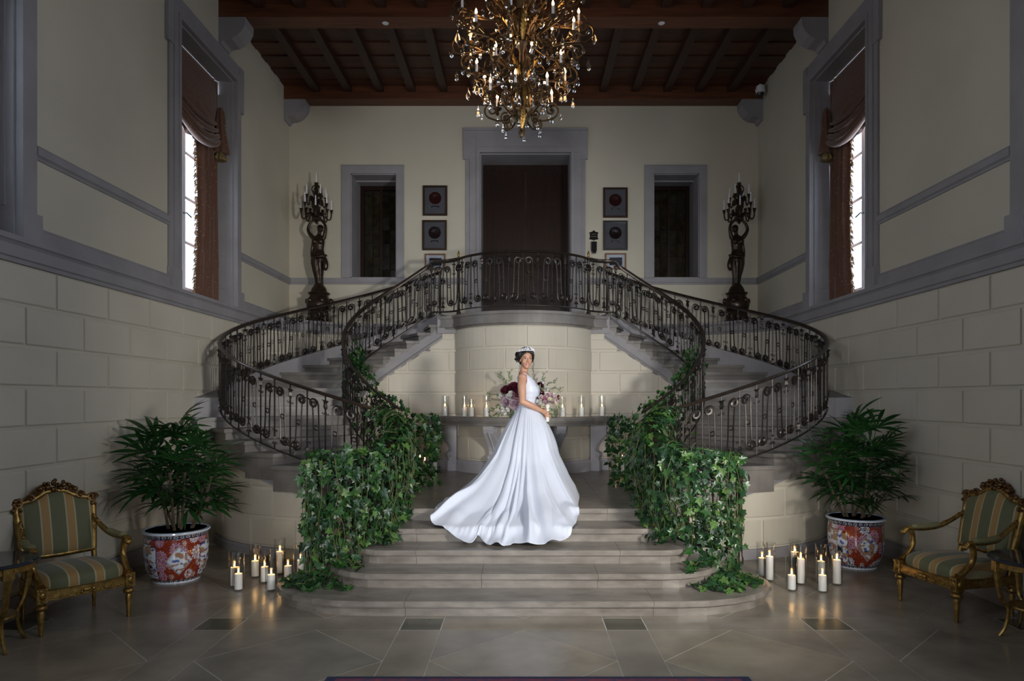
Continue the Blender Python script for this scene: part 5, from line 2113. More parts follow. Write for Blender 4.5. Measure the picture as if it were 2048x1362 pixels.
    mb.ball(q(-0.04, -0.045, H0 + 0.015), (0.03, 0.055, 0.02), 10, 5)
    mb.ball(q(0.0, 0, H0 - 0.0), (0.10, 0.09, 0.035), 12, 6)
    remesh(mb, 'figure', M_BRONZE, 0.007, t, 3)
    # candelabrum held overhead
    hc = 1.70
    cx0 = -0.045
    mb = MB()
    mb.lathe([(0.008, -0.06), (0.03, -0.02), (0.07, 0.0), (0.075, 0.03), (0.04, 0.06), (0.05, 0.12), (0.06, 0.20), (0.03, 0.26), (0.045, 0.31), (0.02, 0.36), (0.035, 0.42), (0.015, 0.47), (0.03, 0.60), (0.034, 0.62)], 14, q(cx0, 0, hc), fn=lambda a, z: 1 + 0.15 * sin(5 * a))
    rr = random.Random(5)
    for k in range(60):
        a, h = rr.random() * 2 * pi, rr.random()
        r = 0.07 + 0.06 * sin(pi * h) * rr.random()
        mb.ball(q(cx0 + r * cos(a), r * sin(a), hc + 0.02 + 0.44 * h), rr.uniform(0.012, 0.028), 6, 4)
    for k in range(8):
        a = 2 * pi * k / 8
        pts = [q(cx0 + r * cos(a), r * sin(a), hc + z) for r, z in [(0.03, 0.40), (0.06, 0.46), (0.075, 0.52), (0.05, 0.56), (0.025, 0.58)]]
        mb.tube(catmull(pts, 3), 0.007, 5)
    crown = mb.build('candelabrum', M_BRONZE, t)
    arms = [(0, 0.0, 0.62, 'top')]
    for k in range(8):
        arms.append((0.24, 2 * pi * k / 8 + 0.25, 0.18 + 0.06 * (k % 2), 'low'))
    for k in range(4):
        arms.append((0.165, pi / 2 * k + 0.7, 0.40, 'high'))
    for R, a, h, kind in arms:
        e = q(cx0 + R * cos(a), R * sin(a), hc + h)
        if kind != 'top':
            hb = 0.02 if kind == 'low' else 0.24
            mb = MB()
            pts = [q(cx0 + r * cos(a), r * sin(a), hc + z) for r, z in [(0.05, hb + 0.06), (0.45 * R + 0.03, hb + 0.09), (0.75 * R, hb + 0.0), (0.95 * R, hb + 0.02), (R, h - 0.02)]]
            mb.tube(catmull(pts, 5), 0.011, 6)
            mb.lathe([(0.012, -0.05), (0.024, -0.04), (0.012, -0.025), (0.03, -0.008), (0.033, 0.0), (0.01, 0.004)], 10, e)
            mb.build('candle_arm', M_BRONZE, crown)
        mb = MB()
        mb.lathe([(0.0125, 0.0), (0.0125, 0.115), (0.006, 0.12), (0.012, 0.135), (0.009, 0.155), (0.002, 0.175)], 10, e)
        mb.build('candle', M_SLEEVE, crown)
    return t


statue(638, False, 'bronze woman raising a candelabrum on the ledge in the left back corner')
statue(1473, True, 'bronze woman raising a candelabrum on the ledge in the right back corner')


# ---- framed discs, photographs, plaque, wall box on the back wall
def picture(x0p, x1p, y0p, y1p, kind, frame_m, label):
    a, b = X(x0p, YB), X(x1p, YB)
    zt, zbm = Z(y0p, YB), Z(y1p, YB)
    t = thing('picture_frame', label, 'picture', ((a + b) / 2, YB, zbm), group='framed pictures by the door')
    fw = 0.022 if kind == 'photo' else 0.032
    mb = MB()
    y1 = YB
    y0 = YB - 0.035
    mb.box(a, a + fw, y0, y1, zbm, zt)
    mb.box(b - fw, b, y0, y1, zbm, zt)
    mb.box(a + fw, b - fw, y0, y1, zt - fw, zt)
    mb.box(a + fw, b - fw, y0, y1, zbm, zbm + fw)
    fr = mb.build('frame', frame_m, t)
    mb = MB()
    mb.box(a + fw, b - fw, YB - 0.012, YB - 0.002, zbm + fw, zt - fw)
    mb.build('mount', M_PAPER if kind == 'photo' else mat('grey_mount', (0.075, 0.070, 0.070), 0.7, var=0.05), t)
    cx = (a + b) / 2
    if kind == 'photo':
        mb = MB()
        mb.box(a + 0.075, b - 0.065, YB - 0.014, YB - 0.011, zbm + 0.07, zt - 0.07)
        mb.build('photograph', mat('dark_photograph', (0.05, 0.055, 0.06), 0.3, scale=14, col2=(0.008, 0.008, 0.010)), t)
    else:
        czz = zbm + (zt - zbm) * 0.59
        R = 0.105
        mb = MB()
        M = Matrix.Translation((cx, YB - 0.013, czz)) @ Matrix.Rotation(pi / 2, 4, 'X')
        mb.lathe([(0.002, -0.002), (R, -0.002), (R, 0.004), (R * 0.36, 0.005), (R * 0.34, 0.004), (0.002, 0.004)], 40, M=M)
        dm = mat('red_disc', (0.030, 0.006, 0.005), 0.15, var=0.2, scale=3) if kind == 'red' else mat('black_disc', (0.016, 0.008, 0.008), 0.15, var=0.2, scale=3)
        mb.build('disc', dm, t)
        mb = MB()
        zc = czz - R - 0.045
        mb.tube([(cx - 0.062, YB - 0.014, zc - 0.012), (cx - 0.055, YB - 0.014, zc + 0.008), (cx, YB - 0.014, zc + 0.013), (cx + 0.055, YB - 0.014, zc + 0.008), (cx + 0.062, YB - 0.014, zc - 0.012)], 0.009, 6, flat=(1, 0.4))
        mb.build('name_plate', M_BLACKP, t)
    mb = MB()
    mb.box(a + fw, b - fw, YB - 0.028, YB - 0.026, zbm + fw, zt - fw)
    mb.build('glazing', M_PANE, t)


M_FWOOD = mat('dark_brown_frame', (0.030, 0.014, 0.009), 0.3, var=0.2)
M_FSILVER = mat('pewter_frame', (0.10, 0.095, 0.095), 0.25, metal=0.7, var=0.1)
M_FGOLD = mat('tan_wood_frame', (0.17, 0.07, 0.02), 0.4, var=0.2)
picture(846, 895, 372, 432, 'red', M_FWOOD, 'framed dark red disc, the upper one left of the door')
picture(845, 894, 441, 501, 'black', M_FWOOD, 'framed black disc on grey, the middle picture left of the door')
picture(850, 891, 508, 540, 'photo', M_FGOLD, 'small photograph in a tan frame, lowest left of the door')
picture(1206, 1255, 376, 436, 'red', M_FWOOD, 'framed dark red disc, the upper one right of the door')
picture(1206, 1255, 442, 501, 'black', M_FSILVER, 'framed black disc in a pewter frame right of the door')
picture(1210, 1252, 507, 539, 'photo', M_FGOLD, 'small photograph in a tan frame, lowest right of the door')

c = P3(1187.5, 471, YB)
pq = thing('wall_plaque', 'small black ornamental plaque on the wall right of the door', 'plaque', (c.x, YB, c.z - 0.09))
out = [(0, -0.092), (0.02, -0.075), (0.055, -0.072), (0.085, -0.058), (0.068, -0.045), (0.068, 0.03), (0.085, 0.048), (0.05, 0.058), (0.02, 0.07), (0, 0.092)]
out = out + [(-x, z) for x, z in reversed(out[1:-1])]
mb = MB()
n = len(out)
vs = [(c.x + x, YB, c.z + z) for x, z in out] + [(c.x + x * 0.96, YB - 0.014, c.z + z * 0.96) for x, z in out]
mb.add(vs, [tuple(range(n)), tuple(range(2 * n - 1, n - 1, -1))] + [(i, n + i, n + (i + 1) % n, (i + 1) % n) for i in range(n)])
mb.build('plate', M_BLACKP, pq)
mb = MB()
for w, z in ((0.075, 0.018), (0.10, -0.022)):
    mb.box(c.x - w / 2, c.x + w / 2, YB - 0.018, YB - 0.013, c.z + z - 0.007, c.z + z + 0.007)
mb.build('raised_lines', mat('dull_brass', (0.10, 0.08, 0.045), 0.4, metal=0.6), pq)
c = P3(1187.5, 496, YB)
mb = MB()
poly = [(-0.05, 0.10), (0.05, 0.10), (0.05, -0.05), (0.035, -0.10), (-0.03, -0.10), (-0.05, -0.05)]
vs = [(c.x + x, YB, c.z + z) for x, z in poly] + [(c.x + x * 0.9, YB - 0.07, c.z + z * 0.96) for x, z in poly]
n = 6
mb.add(vs, [tuple(range(n)), tuple(range(2 * n - 1, n - 1, -1))] + [(i, n + i, n + (i + 1) % n, (i + 1) % n) for i in range(n)])
tag(mb.build('wall_dispenser', M_BLACKP), 'glossy black box on the wall under the small plaque', 'wall box')


# ================================================================== IVY
def ivy_mesh(sc, cup, mt):
    """five-lobed ivy leaf lying in local xy, tip along +x"""
    half = [(0.0, 0.0), (-0.10, 0.20), (-0.02, 0.42), (0.22, 0.30), (0.42, 0.50), (0.50, 0.22), (1.0, 0.0)]
    vs = [(0.30, 0, -0.04 * cup)]
    out = [(x, y) for x, y in half] + [(x, -y) for x, y in reversed(half[1:-1])]
    for x, y in out:
        vs.append((x, y, cup * (0.16 * abs(y) - 0.22 * max(0, x - 0.4) ** 2)))
    n = len(out)
    fs = [(0, 1 + i, 1 + (i + 1) % n) for i in range(n)]
    mb = MB()
    mb.add([(x * sc, y * sc, z * sc) for x, y, z in vs], fs, 0, False)
    return mb.mesh('leaf', mt, recalc=False)


def ivy(label, loc, curtains, seed, group):
    """curtains: list of (function(u, v, rnd) -> (point, outward), amount)"""
    t = thing('ivy_garland', label, 'ivy', loc, group=group)
    rnd = random.Random(seed)
    meshes = [ivy_mesh(1.0, c, m) for m in M_IVY for c in (0.6, 1.4)]
    wts = [4.5, 4.5, 4, 4, 1.2, 1.2]
    allm = []
    for fn, count in curtains:
        for k in range(count):
            p, o = fn(rnd.random(), rnd.random(), rnd)
            o = (Vector(o) + Vector((rnd.uniform(-.7, .7), rnd.uniform(-.7, .7), rnd.uniform(-.35, .75)))).normalized()
            down = Vector((rnd.uniform(-.7, .7), rnd.uniform(-.7, .7), rnd.uniform(-1.3, 0.35)))
            ax = (down - o * down.dot(o)).normalized()
            s = rnd.uniform(0.042, 0.10) * (0.8 if rnd.random() < 0.3 else 1.0)
            M = Matrix((ax, o.cross(ax), o)).transposed().to_4x4()
            M = Matrix.Translation(p) @ M @ Matrix.Scale(s, 4)
            allm.append((s - 0.06 * (p - Vector((0, 0, 1.7))).length / 7, M, rnd.choices(range(6), wts)[0]))
    # hanging stems
    for fn, count in curtains:
        sm = MB()
        for k in range(max(8, count // 26)):
            u = rnd.random()
            pts = []
            v0 = rnd.random() * 0.4
            for i in range(7):
                p, o = fn(min(1, max(0, u + 0.010 * sin(i * 1.3 + k))), min(1, v0 + (1 - v0) * i / 6), None)
                pts.append(Vector(p) + Vector(o) * (0.045 * rnd.random() + 0.0))
            sm.tube(catmull(pts, 3), rnd.uniform(0.0016, 0.0032), 4)
        tag(sm.build('stems', M_VINE, t), kind='stuff')
    allm.sort(key=lambda q: -q[0])
    for s, M, k in allm[:300]:
        link('leaf', meshes[k], t, M)
    # the remaining small or deeper leaves: one part
    mb = MB()
    for s, M, k in allm[300:]:
        me = meshes[k]
        mb.add([M @ v.co for v in me.vertices], [tuple(p.vertices) for p in me.polygons], k // 2, False)
    tag(mb.build('foliage', M_IVY, t, recalc=False), kind='stuff')


def terrain(x, y):
    ax = abs(x)
    z = 0.0
    for k, (yf, cx, rx, ry, yb) in enumerate(spec):
        if y > yf and ax < cx:
            z = RISE * (k + 1)
        elif ax < cx + rx and yf < y < yf + 2 * ry:
            e = ((ax - cx) / rx) ** 2 + ((y - yf - ry) / ry) ** 2
            if e < 1:
                z = RISE * (k + 1)
    if y > 6.741 and ax < 1.5:
        z = LAND
    return z


for sx in (-1, 1):
    nm = ('left', 'right')[sx > 0]
    f = (lambda p: p) if sx < 0 else (lambda p: (-p[0], p[1]))
    lp = Path([(sx * -1 * p.x if sx > 0 else p.x, p.y) for p in catmull([(-1.62, 7.34, 0), (-1.38, 7.16, 0), (-1.27, 6.85, 0), (-1.27, 6.52, 0), (-1.38, 6.24, 0), (-1.60, 6.08, 0), (-1.92, 6.05, 0)], 8)])

    def zlow(s, L=lp.L):
        t_ = s / L * 5
        i = min(4, int(max(t_, 0)))
        return LOWZ[i] + (LOWZ[i + 1] - LOWZ[i]) * (t_ - i)
    sgn = 1 if lp.nor(lp.L * 0.5).dot(Vector((-sx * 1.0, -1.0))) > 0 else -1   # towards the steps / camera

    def front(u, v, rnd, lp=lp, sgn=sgn):
        # thick curtain hanging from the low railing, front face
        s = lp.L * (0.02 + 0.98 * u) + (rnd.uniform(-0.06, 0.03) if rnd and u > 0.9 else 0.0)
        p, n = lp.at(s), lp.nor(min(s, lp.L)) * sgn
        top = zlow(min(s, lp.L)) + 0.90 + 0.03 * sin(s * 9)
        bot = terrain(p.x + n.x * 0.1, p.y + n.y * 0.1) + 0.02
        th = 0.05 + 0.11 * sin(pi * min(1, 0.15 + v)) + 0.02 * sin(s * 14 + v * 5)
        if rnd:
            th += rnd.uniform(-0.11, 0.05)
        bot += (top - bot) * 0.30 * max(0, noise.noise(Vector((s * 6.0, 3.3 + sx, 0))) + 0.05) * (1 if 0.1 < u < 0.97 else 0)
        z = top + (bot - top) * v
        # lower hem is ragged and drifts away from the railing
        q = p + n * (th + 0.10 * max(0, v - 0.75))
        return Vector((q.x, q.y, max(z, terrain(q.x, q.y) + 0.015))), Vector((n.x, n.y, 0.15))

    def rear(u, v, rnd, lp=lp, sgn=sgn):
        s = lp.L * (0.02 + 0.98 * u)
        p, n = lp.at(s), lp.nor(s) * -sgn
        top = zlow(s) + 0.91
        bot = top - 0.75
        th = 0.05 + 0.06 * sin(pi * v)
        q = p + n * th
        return Vector((q.x, q.y, top + (bot - top) * v)), Vector((n.x, n.y, 0.2))

    def crown(u, v, rnd, lp=lp):
        s = lp.L * u
        p = lp.at(s)
        a = 2 * pi * v
        n = lp.nor(s)
        q = p + n * (0.10 * cos(a))
        return Vector((q.x, q.y, zlow(s) + 0.87 + 0.06 * sin(a))), Vector((n.x * cos(a), n.y * cos(a), 0.5 + sin(a)))

    def puddle(u, v, rnd):
        # trails spreading over the lowest steps
        a = u * 2 * pi
        r = sqrt(v)
        x = -1.72 - 0.08 * cos(a) * r + 0.34 * r * sin(a)
        y = 5.86 + 0.28 * r * cos(a)
        x, y = f((x, y))
        h = 0.02 + (0.10 * (1 - r) * (rnd.random() if rnd else 0.5))
        return Vector((x, y, terrain(x, y) + h)), Vector((0, -0.3, 1))

    def puddle2(u, v, rnd):
        x = -1.15 + 0.16 * (u - 0.5)
        y = 6.15 + 0.7 * v
        x += -0.10 * (1 - v)
        x, y = f((x, y))
        return Vector((x, y, terrain(x, y) + 0.03 + 0.10 * (rnd.random() if rnd else 0.5))), Vector((-sx * 0.6, -0.5, 0.7))
    ivy('thick ivy curtain hanging over the railing at the %s of the broad steps' % nm, (sx * 1.5, 6.2, RISE),
        [(front, 1500), (rear, 420), (crown, 330), (puddle, 190), (puddle2, 110)], 7 + sx, 'ivy beside the broad steps')

    # ivy climbing the lower part of the inner railing
    ip = Path([f(p) for p in inner_pts])
    sgi = 1 if ip.nor(ip.L * 0.5).dot(Vector(f((-1.5, 9.5))) - ip.at(ip.L * 0.5)) > 0 else -1

    def upper(u, v, rnd, ip=ip, sgi=sgi):
        u = u ** 1.25
        s = -0.42 + u * 1.70
        p, n = ip.at(s), ip.nor(s) * sgi
        zb_ = LAND + TREAD_Z * (max(s, 0) / ip.L * NS + 0.5)
        top = zb_ + 0.93 + 0.03 * sin(s * 11) - (0.10 * max(0, -s) / 0.3)
        full = 1.0 if u < 0.45 else max(0.16, 1 - (u - 0.45) * 1.9)
        bot = max(LAND + 0.02, top - (top - LAND) * full)
        th = 0.05 + 0.10 * sin(pi * min(1, 0.2 + v))
        if rnd:
            th += rnd.uniform(-0.16, 0.06)
            bot -= 0.12 * rnd.random() * (full < 1)
        q = p + n * th
        return Vector((q.x, q.y, max(LAND + 0.015, top + (bot - top) * v))), Vector((n.x, n.y, 0.2))

    def trail(u, v, rnd):
        x = -1.52 + 0.34 * u
        y = 8.30 - 0.45 * u + 0.10 * (v - 0.5)
        x, y = f((x, y))
        return Vector((x, y, LAND + 0.02 + 0.14 * (1 - u) * (rnd.random() if rnd else 0.5) + 0.03)), Vector((-sx * 0.4, -0.4, 0.9))
    ivy('ivy climbing the foot of the inner railing of the %s flight' % nm, (sx * 1.6, 8.6, LAND), [(upper, 900), (trail, 70)], 17 + sx, 'ivy on the inner railings')


# ================================================================== FLOWERS
M_BURG = mat('burgundy_petal', (0.085, 0.008, 0.022), 0.55, var=0.35, scale=30)
M_MAUVE = mat('mauve_petal', (0.20, 0.05, 0.085), 0.55, var=0.3, scale=30)
M_BLUSH = mat('blush_petal', (0.60, 0.42, 0.46), 0.55, var=0.12, scale=25)
M_LILAC = mat('lilac_pink_petal', (0.50, 0.36, 0.43), 0.55, var=0.15, scale=25)
M_WHITEF = mat('white_petal', (0.72, 0.71, 0.68), 0.55, var=0.06, scale=20)
M_CREAMF = mat('ivory_petal', (0.72, 0.68, 0.50), 0.55, var=0.06, scale=20)
M_MAGENTA = mat('magenta_petal', (0.36, 0.04, 0.16), 0.5, var=0.2, scale=20)
M_GREENL = mat('florist_green', (0.045, 0.12, 0.028), 0.5, var=0.3, scale=12)
M_PALEG = mat('pale_green_sprig', (0.20, 0.26, 0.13), 0.6, var=0.3, scale=12)


def petal(mb, M, L, wd, cup, m=0):
    rows = []
    for i in range(4):
        t = i / 3
        w = wd * (0.25 + 0.95 * t - 0.35 * t * t * t)
        rows.append([M @ Vector((L * t, w * s, cup * L * (t * t) - 0.22 * w * s * s * -1)) for s in (-1, -0.35, 0.35, 1)])
    mb.loft(rows, False, False, m, True)


def rosette(rings, mt, L, seed):
    """layered flower opening along +z, unit radius about L"""
    mb = MB()
    rnd = random.Random(seed)
    for (n, open_, l) in rings:
        for k in range(n):
            a = 2 * pi * (k + rnd.uniform(-.2, .2)) / n + open_
            M = Matrix.Rotation(a, 4, 'Z') @ Matrix.Translation((0.06 * L, 0, 0)) @ Matrix.Rotation(-open_ + rnd.uniform(-.1, .1), 4, 'Y')
            petal(mb, M, L * l, L * l * 0.42, 0.35)
    mb.ball((0, 0, 0.25 * L), 0.16 * L, 6, 4)
    return mb.mesh('flower', mt, 1.4, recalc=False)


PEONY = [(6, 1.35, 0.75), (8, 1.05, 0.9), (9, 0.70, 1.0), (9, 0.35, 1.05), (8, 0.05, 1.0)]
ROSE = [(4, 1.40, 0.8), (5, 1.18, 0.9), (6, 0.90, 0.95), (7, 0.55, 1.0), (7, 0.20, 0.95)]
STAR = [(5, 0.30, 1.0), (3, 1.0, 0.45)]


def sprig(mt, n, L, seed):
    mb = MB()
    rnd = random.Random(seed)
    pts = [Vector((L * i / 6, 0.03 * sin(i), -0.12 * L * (i / 6) ** 2)) for i in range(7)]
    mb.tube(pts, 0.002, 4)
    for k in range(n):
        t = (k + 1) / n
        p = pts[min(6, int(t * 6))]
        a = rnd.uniform(0.5, 1.1) * (1 if k % 2 else -1)
        M = Matrix.Translation(p) @ Matrix.Rotation(a, 4, 'Z') @ Matrix.Rotation(rnd.uniform(-.6, .3), 4, 'Y')
        petal(mb, M, 0.05 * rnd.uniform(0.8, 1.2), 0.013, -0.1)
    return mb.mesh('sprig', mt, 1.4, recalc=False)


FL = {'peony_burgundy': rosette(PEONY, M_BURG, 1.0, 1), 'peony_mauve': rosette(PEONY, M_MAUVE, 1.0, 2), 'peony_lilac': rosette(PEONY, M_LILAC, 1.0, 3),
      'rose_blush': rosette(ROSE, M_BLUSH, 1.0, 4), 'rose_ivory': rosette(ROSE, M_CREAMF, 1.0, 5), 'blossom_white': rosette(STAR, M_WHITEF, 1.0, 6),
      'carnation_white': rosette(PEONY, M_WHITEF, 1.0, 7), 'orchid_magenta': rosette(STAR, M_MAGENTA, 1.0, 8), 'calla_burgundy': rosette([(3, 1.3, 1.2), (3, 0.9, 1.0)], M_BURG, 1.0, 9)}
SPR = [sprig(M_GREENL, 9, 0.20, 1), sprig(M_PALEG, 12, 0.22, 2), sprig(M_GREENL, 7, 0.15, 3)]


def bloom(t, kind, p, out, size):
    q = Vector(out).normalized().to_track_quat('Z', 'Y').to_matrix().to_4x4()
    link(kind.split('_')[0], FL[kind], t, Matrix.Translation(p) @ q @ Matrix.Scale(size, 4))


def frond(t, k, p, out, size=1.0, roll=0.0):
    q = Vector(out).normalized().to_track_quat('X', 'Z').to_matrix().to_4x4()
    link('sprig', SPR[k], t, Matrix.Translation(p) @ q @ Matrix.Rotation(roll, 4, 'X') @ Matrix.Scale(size, 4))


# arrangement standing on the console table behind the bride
DA = 9.62
ar = thing('flower_arrangement', 'low arrangement of burgundy and pink peonies on the stone console behind the bride', 'flowers', (X(1042, DA), DA, BT))
mb = MB()
mb.lathe([(0.07, 0.0), (0.09, 0.01), (0.13, 0.06), (0.14, 0.10), (0.13, 0.10), (0.11, 0.06), (0.02, 0.05)], 24, (X(1042, DA), DA, BT))
mb.build('bowl', M_WHITEP, ar)
ca = Vector((X(1042, DA), DA + 0.02, BT + 0.16))
for kind, px, py, r in [('peony_burgundy', 1013, 783, .075), ('peony_burgundy', 1028, 777, .08), ('peony_burgundy', 1034, 785, .06), ('peony_mauve', 1033, 793, .075), ('carnation_white', 1023, 793, .07), ('peony_lilac', 1032, 808, .09),
                        ('peony_lilac', 1014, 804, .07), ('carnation_white', 1005, 793, .05), ('blossom_white', 1009, 818, .045), ('blossom_white', 1013, 824, .045), ('blossom_white', 1001, 822, .04), ('blossom_white', 1018, 819, .04), ('blossom_white', 1006, 812, .035),
                        ('peony_burgundy', 1079, 774, .06), ('peony_burgundy', 1078, 787, .065), ('carnation_white', 1087, 777, .04), ('blossom_white', 1081, 763, .04), ('blossom_white', 1085, 768, .035), ('peony_lilac', 1060, 800, .09), ('peony_burgundy', 1060, 780, .075),
                        ('rose_blush', 1045, 792, .08), ('peony_lilac', 1047, 812, .08), ('blossom_white', 1094, 782, .035), ('rose_blush', 1085, 805, .07), ('carnation_white', 1075, 818, .06), ('rose_ivory', 1050, 772, .05)]:
    p = P3(px, py, DA - 0.10)
    o = p - ca
    bloom(ar, kind, p, o + Vector((0, -0.12, 0.02)), r)
for k, px, py, ex, ey in [(1, 1010, 772, -0.3, 1.0), (1, 1018, 768, 0.05, 1.0), (0, 1003, 800, -1, 0.1), (0, 1003, 812, -1, -0.3), (2, 1000, 822, -1, -0.55), (0, 1006, 826, -0.8, -0.5), (2, 1021, 826, -0.2, -1), (0, 1022, 818, 0.1, -1), (1, 1081, 770, 0.3, 1),
                          (1, 1090, 775, 0.8, 0.7), (0, 1094, 815, 0.9, -0.4), (1, 1097, 780, 1, 0.25), (2, 1096, 828, 0.8, -0.6), (0, 998, 826, -1, -0.35), (1, 1001, 795, -0.9, 0.4)]:
    frond(ar, k, P3(px, py, DA - 0.08), (ex, -0.35, ey), 0.9, random.random())

# ================================================================== THE BRIDE
DB = 7.65
br = thing('person', 'bride in a white satin gown with a long train, holding a bouquet', 'person', (X(1062, DB), DB, LAND))
rb_ = random.Random(2)


def B(px, py, dy=0.0):
    return P3(px, py, DB + dy)


TOR = [  # z, centre x, half depth (x), half width (y)
    (1.60, 0.052, 0.098, 0.135), (1.655, 0.053, 0.082, 0.112), (1.70, 0.055, 0.085, 0.115), (1.75, 0.056, 0.098, 0.125), (1.80, 0.058, 0.108, 0.135), (1.85, 0.050, 0.104, 0.14),
    (1.90, 0.035, 0.088, 0.15), (1.94, 0.018, 0.076, 0.155), (1.97, 0.005, 0.066, 0.135), (1.995, 0.0, 0.056, 0.085), (2.02, 0.0, 0.048, 0.052)]


def tor(z):
    for a, b in zip(TOR, TOR[1:]):
        if z <= b[0]:
            t = max(0, (z - a[0]) / (b[0] - a[0]))
            t = t * t * (3 - 2 * t)
            return tuple(a[i] + (b[i] - a[i]) * t for i in (1, 2, 3))
    return TOR[-1][1:]


body = MB()
rings = []
for k in range(30):
    z = 1.60 + 0.42 * k / 29
    cx, rx, ry = tor(z)
    rings.append([(cx + rx * cos(2 * pi * j / 32), DB + ry * sin(2 * pi * j / 32), z) for j in range(32)])
body.loft(rings)
body.tube([(0.0, DB + 0.0, 1.96), (0.006, DB, 2.03), (0.018, DB - 0.004, 2.12)], [0.052, 0.045, 0.046], 16)
# head: looks at the camera, turned a little to her front
hd = Vector((0.30, -0.95, 0)).normalized()
hr = Vector((hd.y, -hd.x, 0)) * -1
HC = Vector((0.026, DB - 0.012, 2.047))


def HP(f, r, u):
    rr = 0.05 * (u - 0.1)
    return HC + hd * f + hr * (r + rr) + Vector((0, 0, u))


RM = Matrix((hr, hd, Vector((0, 0, 1)))).transposed()
body.ball(HP(-0.012, 0, 0.138), (0.072, 0.088, 0.088), 20, 14, M=RM)
body.ball(HP(0.024, 0, 0.085), (0.057, 0.052, 0.078), 18, 12, M=RM)
body.ball(HP(0.040, 0, 0.032), (0.036, 0.034, 0.034), 14, 10, M=RM)
body.ball(HP(0.056, 0, 0.018), (0.018, 0.016, 0.016), 10, 8, M=RM)
for s in (-1, 1):
    body.ball(HP(0.045, s * 0.034, 0.082), (0.022, 0.022, 0.024), 10, 8, M=RM)
    body.ball(HP(-0.008, s * 0.070, 0.10), (0.010, 0.018, 0.028), 10, 8, M=RM)
    body.ball(HP(0.060, s * 0.028, 0.128), (0.024, 0.014, 0.008), 10, 6, M=RM)
body.tube([HP(0.070, 0, 0.122), HP(0.083, 0, 0.095), HP(0.092, 0, 0.076)], [0.007, 0.009, 0.012], 10)
body.ball(HP(0.078, 0.011, 0.073), 0.008, 8, 6)
body.ball(HP(0.078, -0.011, 0.073), 0.008, 8, 6)
body.ball(HP(0.066, 0, 0.047), (0.022, 0.010, 0.012), 10, 6, M=RM)
# near arm (her right) and far arm, tapering, elbows bent to bring the hands together
S1 = Vector((-0.012, DB - 0.142, 1.945))
E1 = B(1044.5, 803, -0.215)
W1 = B(1084.5, 822, -0.150)
body.ball(S1 + Vector((0, 0.02, 0)), (0.050, 0.048, 0.052), 14, 10)
body.tube(catmull([S1 + Vector((0, 0.03, 0.008)), S1.lerp(E1, 0.35) + Vector((-0.006, -0.005, 0)), S1.lerp(E1, 0.7), E1], 4), [0.046, 0.047, 0.047, 0.047, 0.046, 0.045, 0.044, 0.043, 0.041, 0.039, 0.038, 0.037, 0.036], 14)
body.ball(E1, 0.037, 12, 8)
body.tube(catmull([E1, E1.lerp(W1, 0.35) + Vector((0.004, -0.004, 0)), E1.lerp(W1, 0.75), W1], 4), [0.036, 0.037, 0.038, 0.037, 0.036, 0.035, 0.033, 0.031, 0.029, 0.027, 0.025, 0.024, 0.023], 14)
S2 = Vector((-0.005, DB + 0.142, 1.945))
E2 = Vector((0.045, DB + 0.20, 1.70))
W2 = Vector((0.235, DB - 0.005, 1.578))
body.ball(S2, (0.050, 0.05, 0.052), 14, 10)
body.tube(catmull([S2, S2.lerp(E2, 0.5), E2], 5), [0.046, 0.047, 0.047, 0.046, 0.045, 0.044, 0.043, 0.041, 0.039, 0.037, 0.036], 12)
body.ball(E2, 0.037, 12, 8)
body.tube(catmull([E2, E2.lerp(W2, 0.5), W2], 5), [0.036, 0.037, 0.037, 0.036, 0.034, 0.032, 0.03, 0.028, 0.026, 0.024, 0.023], 12)
# hands closed round the bouquet handle
HDL = B(1095, 828, -0.095)
for (w, sgn, zz) in ((W1, -1, 0.0), (W2, 1, -0.030)):
    k0 = Vector((HDL.x - 0.020, HDL.y + sgn * 0.022, HDL.z + 0.010 + zz))
    body.tube([w, w.lerp(k0, 0.5) + Vector((0, 0, 0.004)), k0], [0.023, 0.030, 0.027], 12, flat=(1.0, 0.72))
    for i, (dz, ln) in enumerate(((0.026, 0.9), (0.010, 1.0), (-0.006, 0.96), (-0.021, 0.80))):
        a = []
        for q in range(7):
            ang = pi + sgn * (0.45 + q * 0.52 * ln)
            r = 0.0285
            a.append(Vector((HDL.x + r * cos(ang), HDL.y - r * sin(ang) * 1.0, HDL.z + zz + dz - 0.0015 * q)))
        body.tube([k0 + Vector((0, 0, dz * 0.9))] + a, [0.011, 0.0092, 0.0088, 0.0086, 0.0083, 0.008, 0.0075, 0.0065], 8)
    th = [k0 + Vector((-0.012, 0, 0.022)), k0 + Vector((0.006, -sgn * 0.006, 0.042)), k0 + Vector((0.024, -sgn * 0.016, 0.052))]
    body.tube(th, [0.0115, 0.0105, 0.008], 8)
bo = remesh(body, 'body', M_SKIN, 0.0042, br, 3)

# eyes, brows, lips, teeth
for s in (-1, 1):
    e = HP(0.0655, s * 0.0285, 0.1105)
    mb = MB()
    mb.ball(e, (0.0125, 0.008, 0.0055), 10, 6, M=RM)
    eye = mb.build('eye', M_EYEW, br)
    mb = MB()
    mb.ball(HP(0.0712, s * 0.0285, 0.1105), (0.0058, 0.004, 0.0052), 8, 6, M=RM)
    mb.build('iris', mat('dark_iris', (0.012, 0.007, 0.005), 0.1), eye)
    mb = MB()
    mb.tube([HP(0.070, s * 0.0155, 0.1125), HP(0.0755, s * 0.027, 0.1175), HP(0.069, s * 0.0415, 0.1145)], [0.0012, 0.0028, 0.0018], 6)
    mb.build('eyelashes', M_HAIR, eye)
    mb = MB()
    mb.tube([HP(0.0755, s * 0.014, 0.129), HP(0.0765, s * 0.028, 0.1345), HP(0.066, s * 0.046, 0.1295)], [0.0022, 0.0026, 0.0012], 6)
    mb.build('eyebrow', M_HAIR, br)
mb = MB()
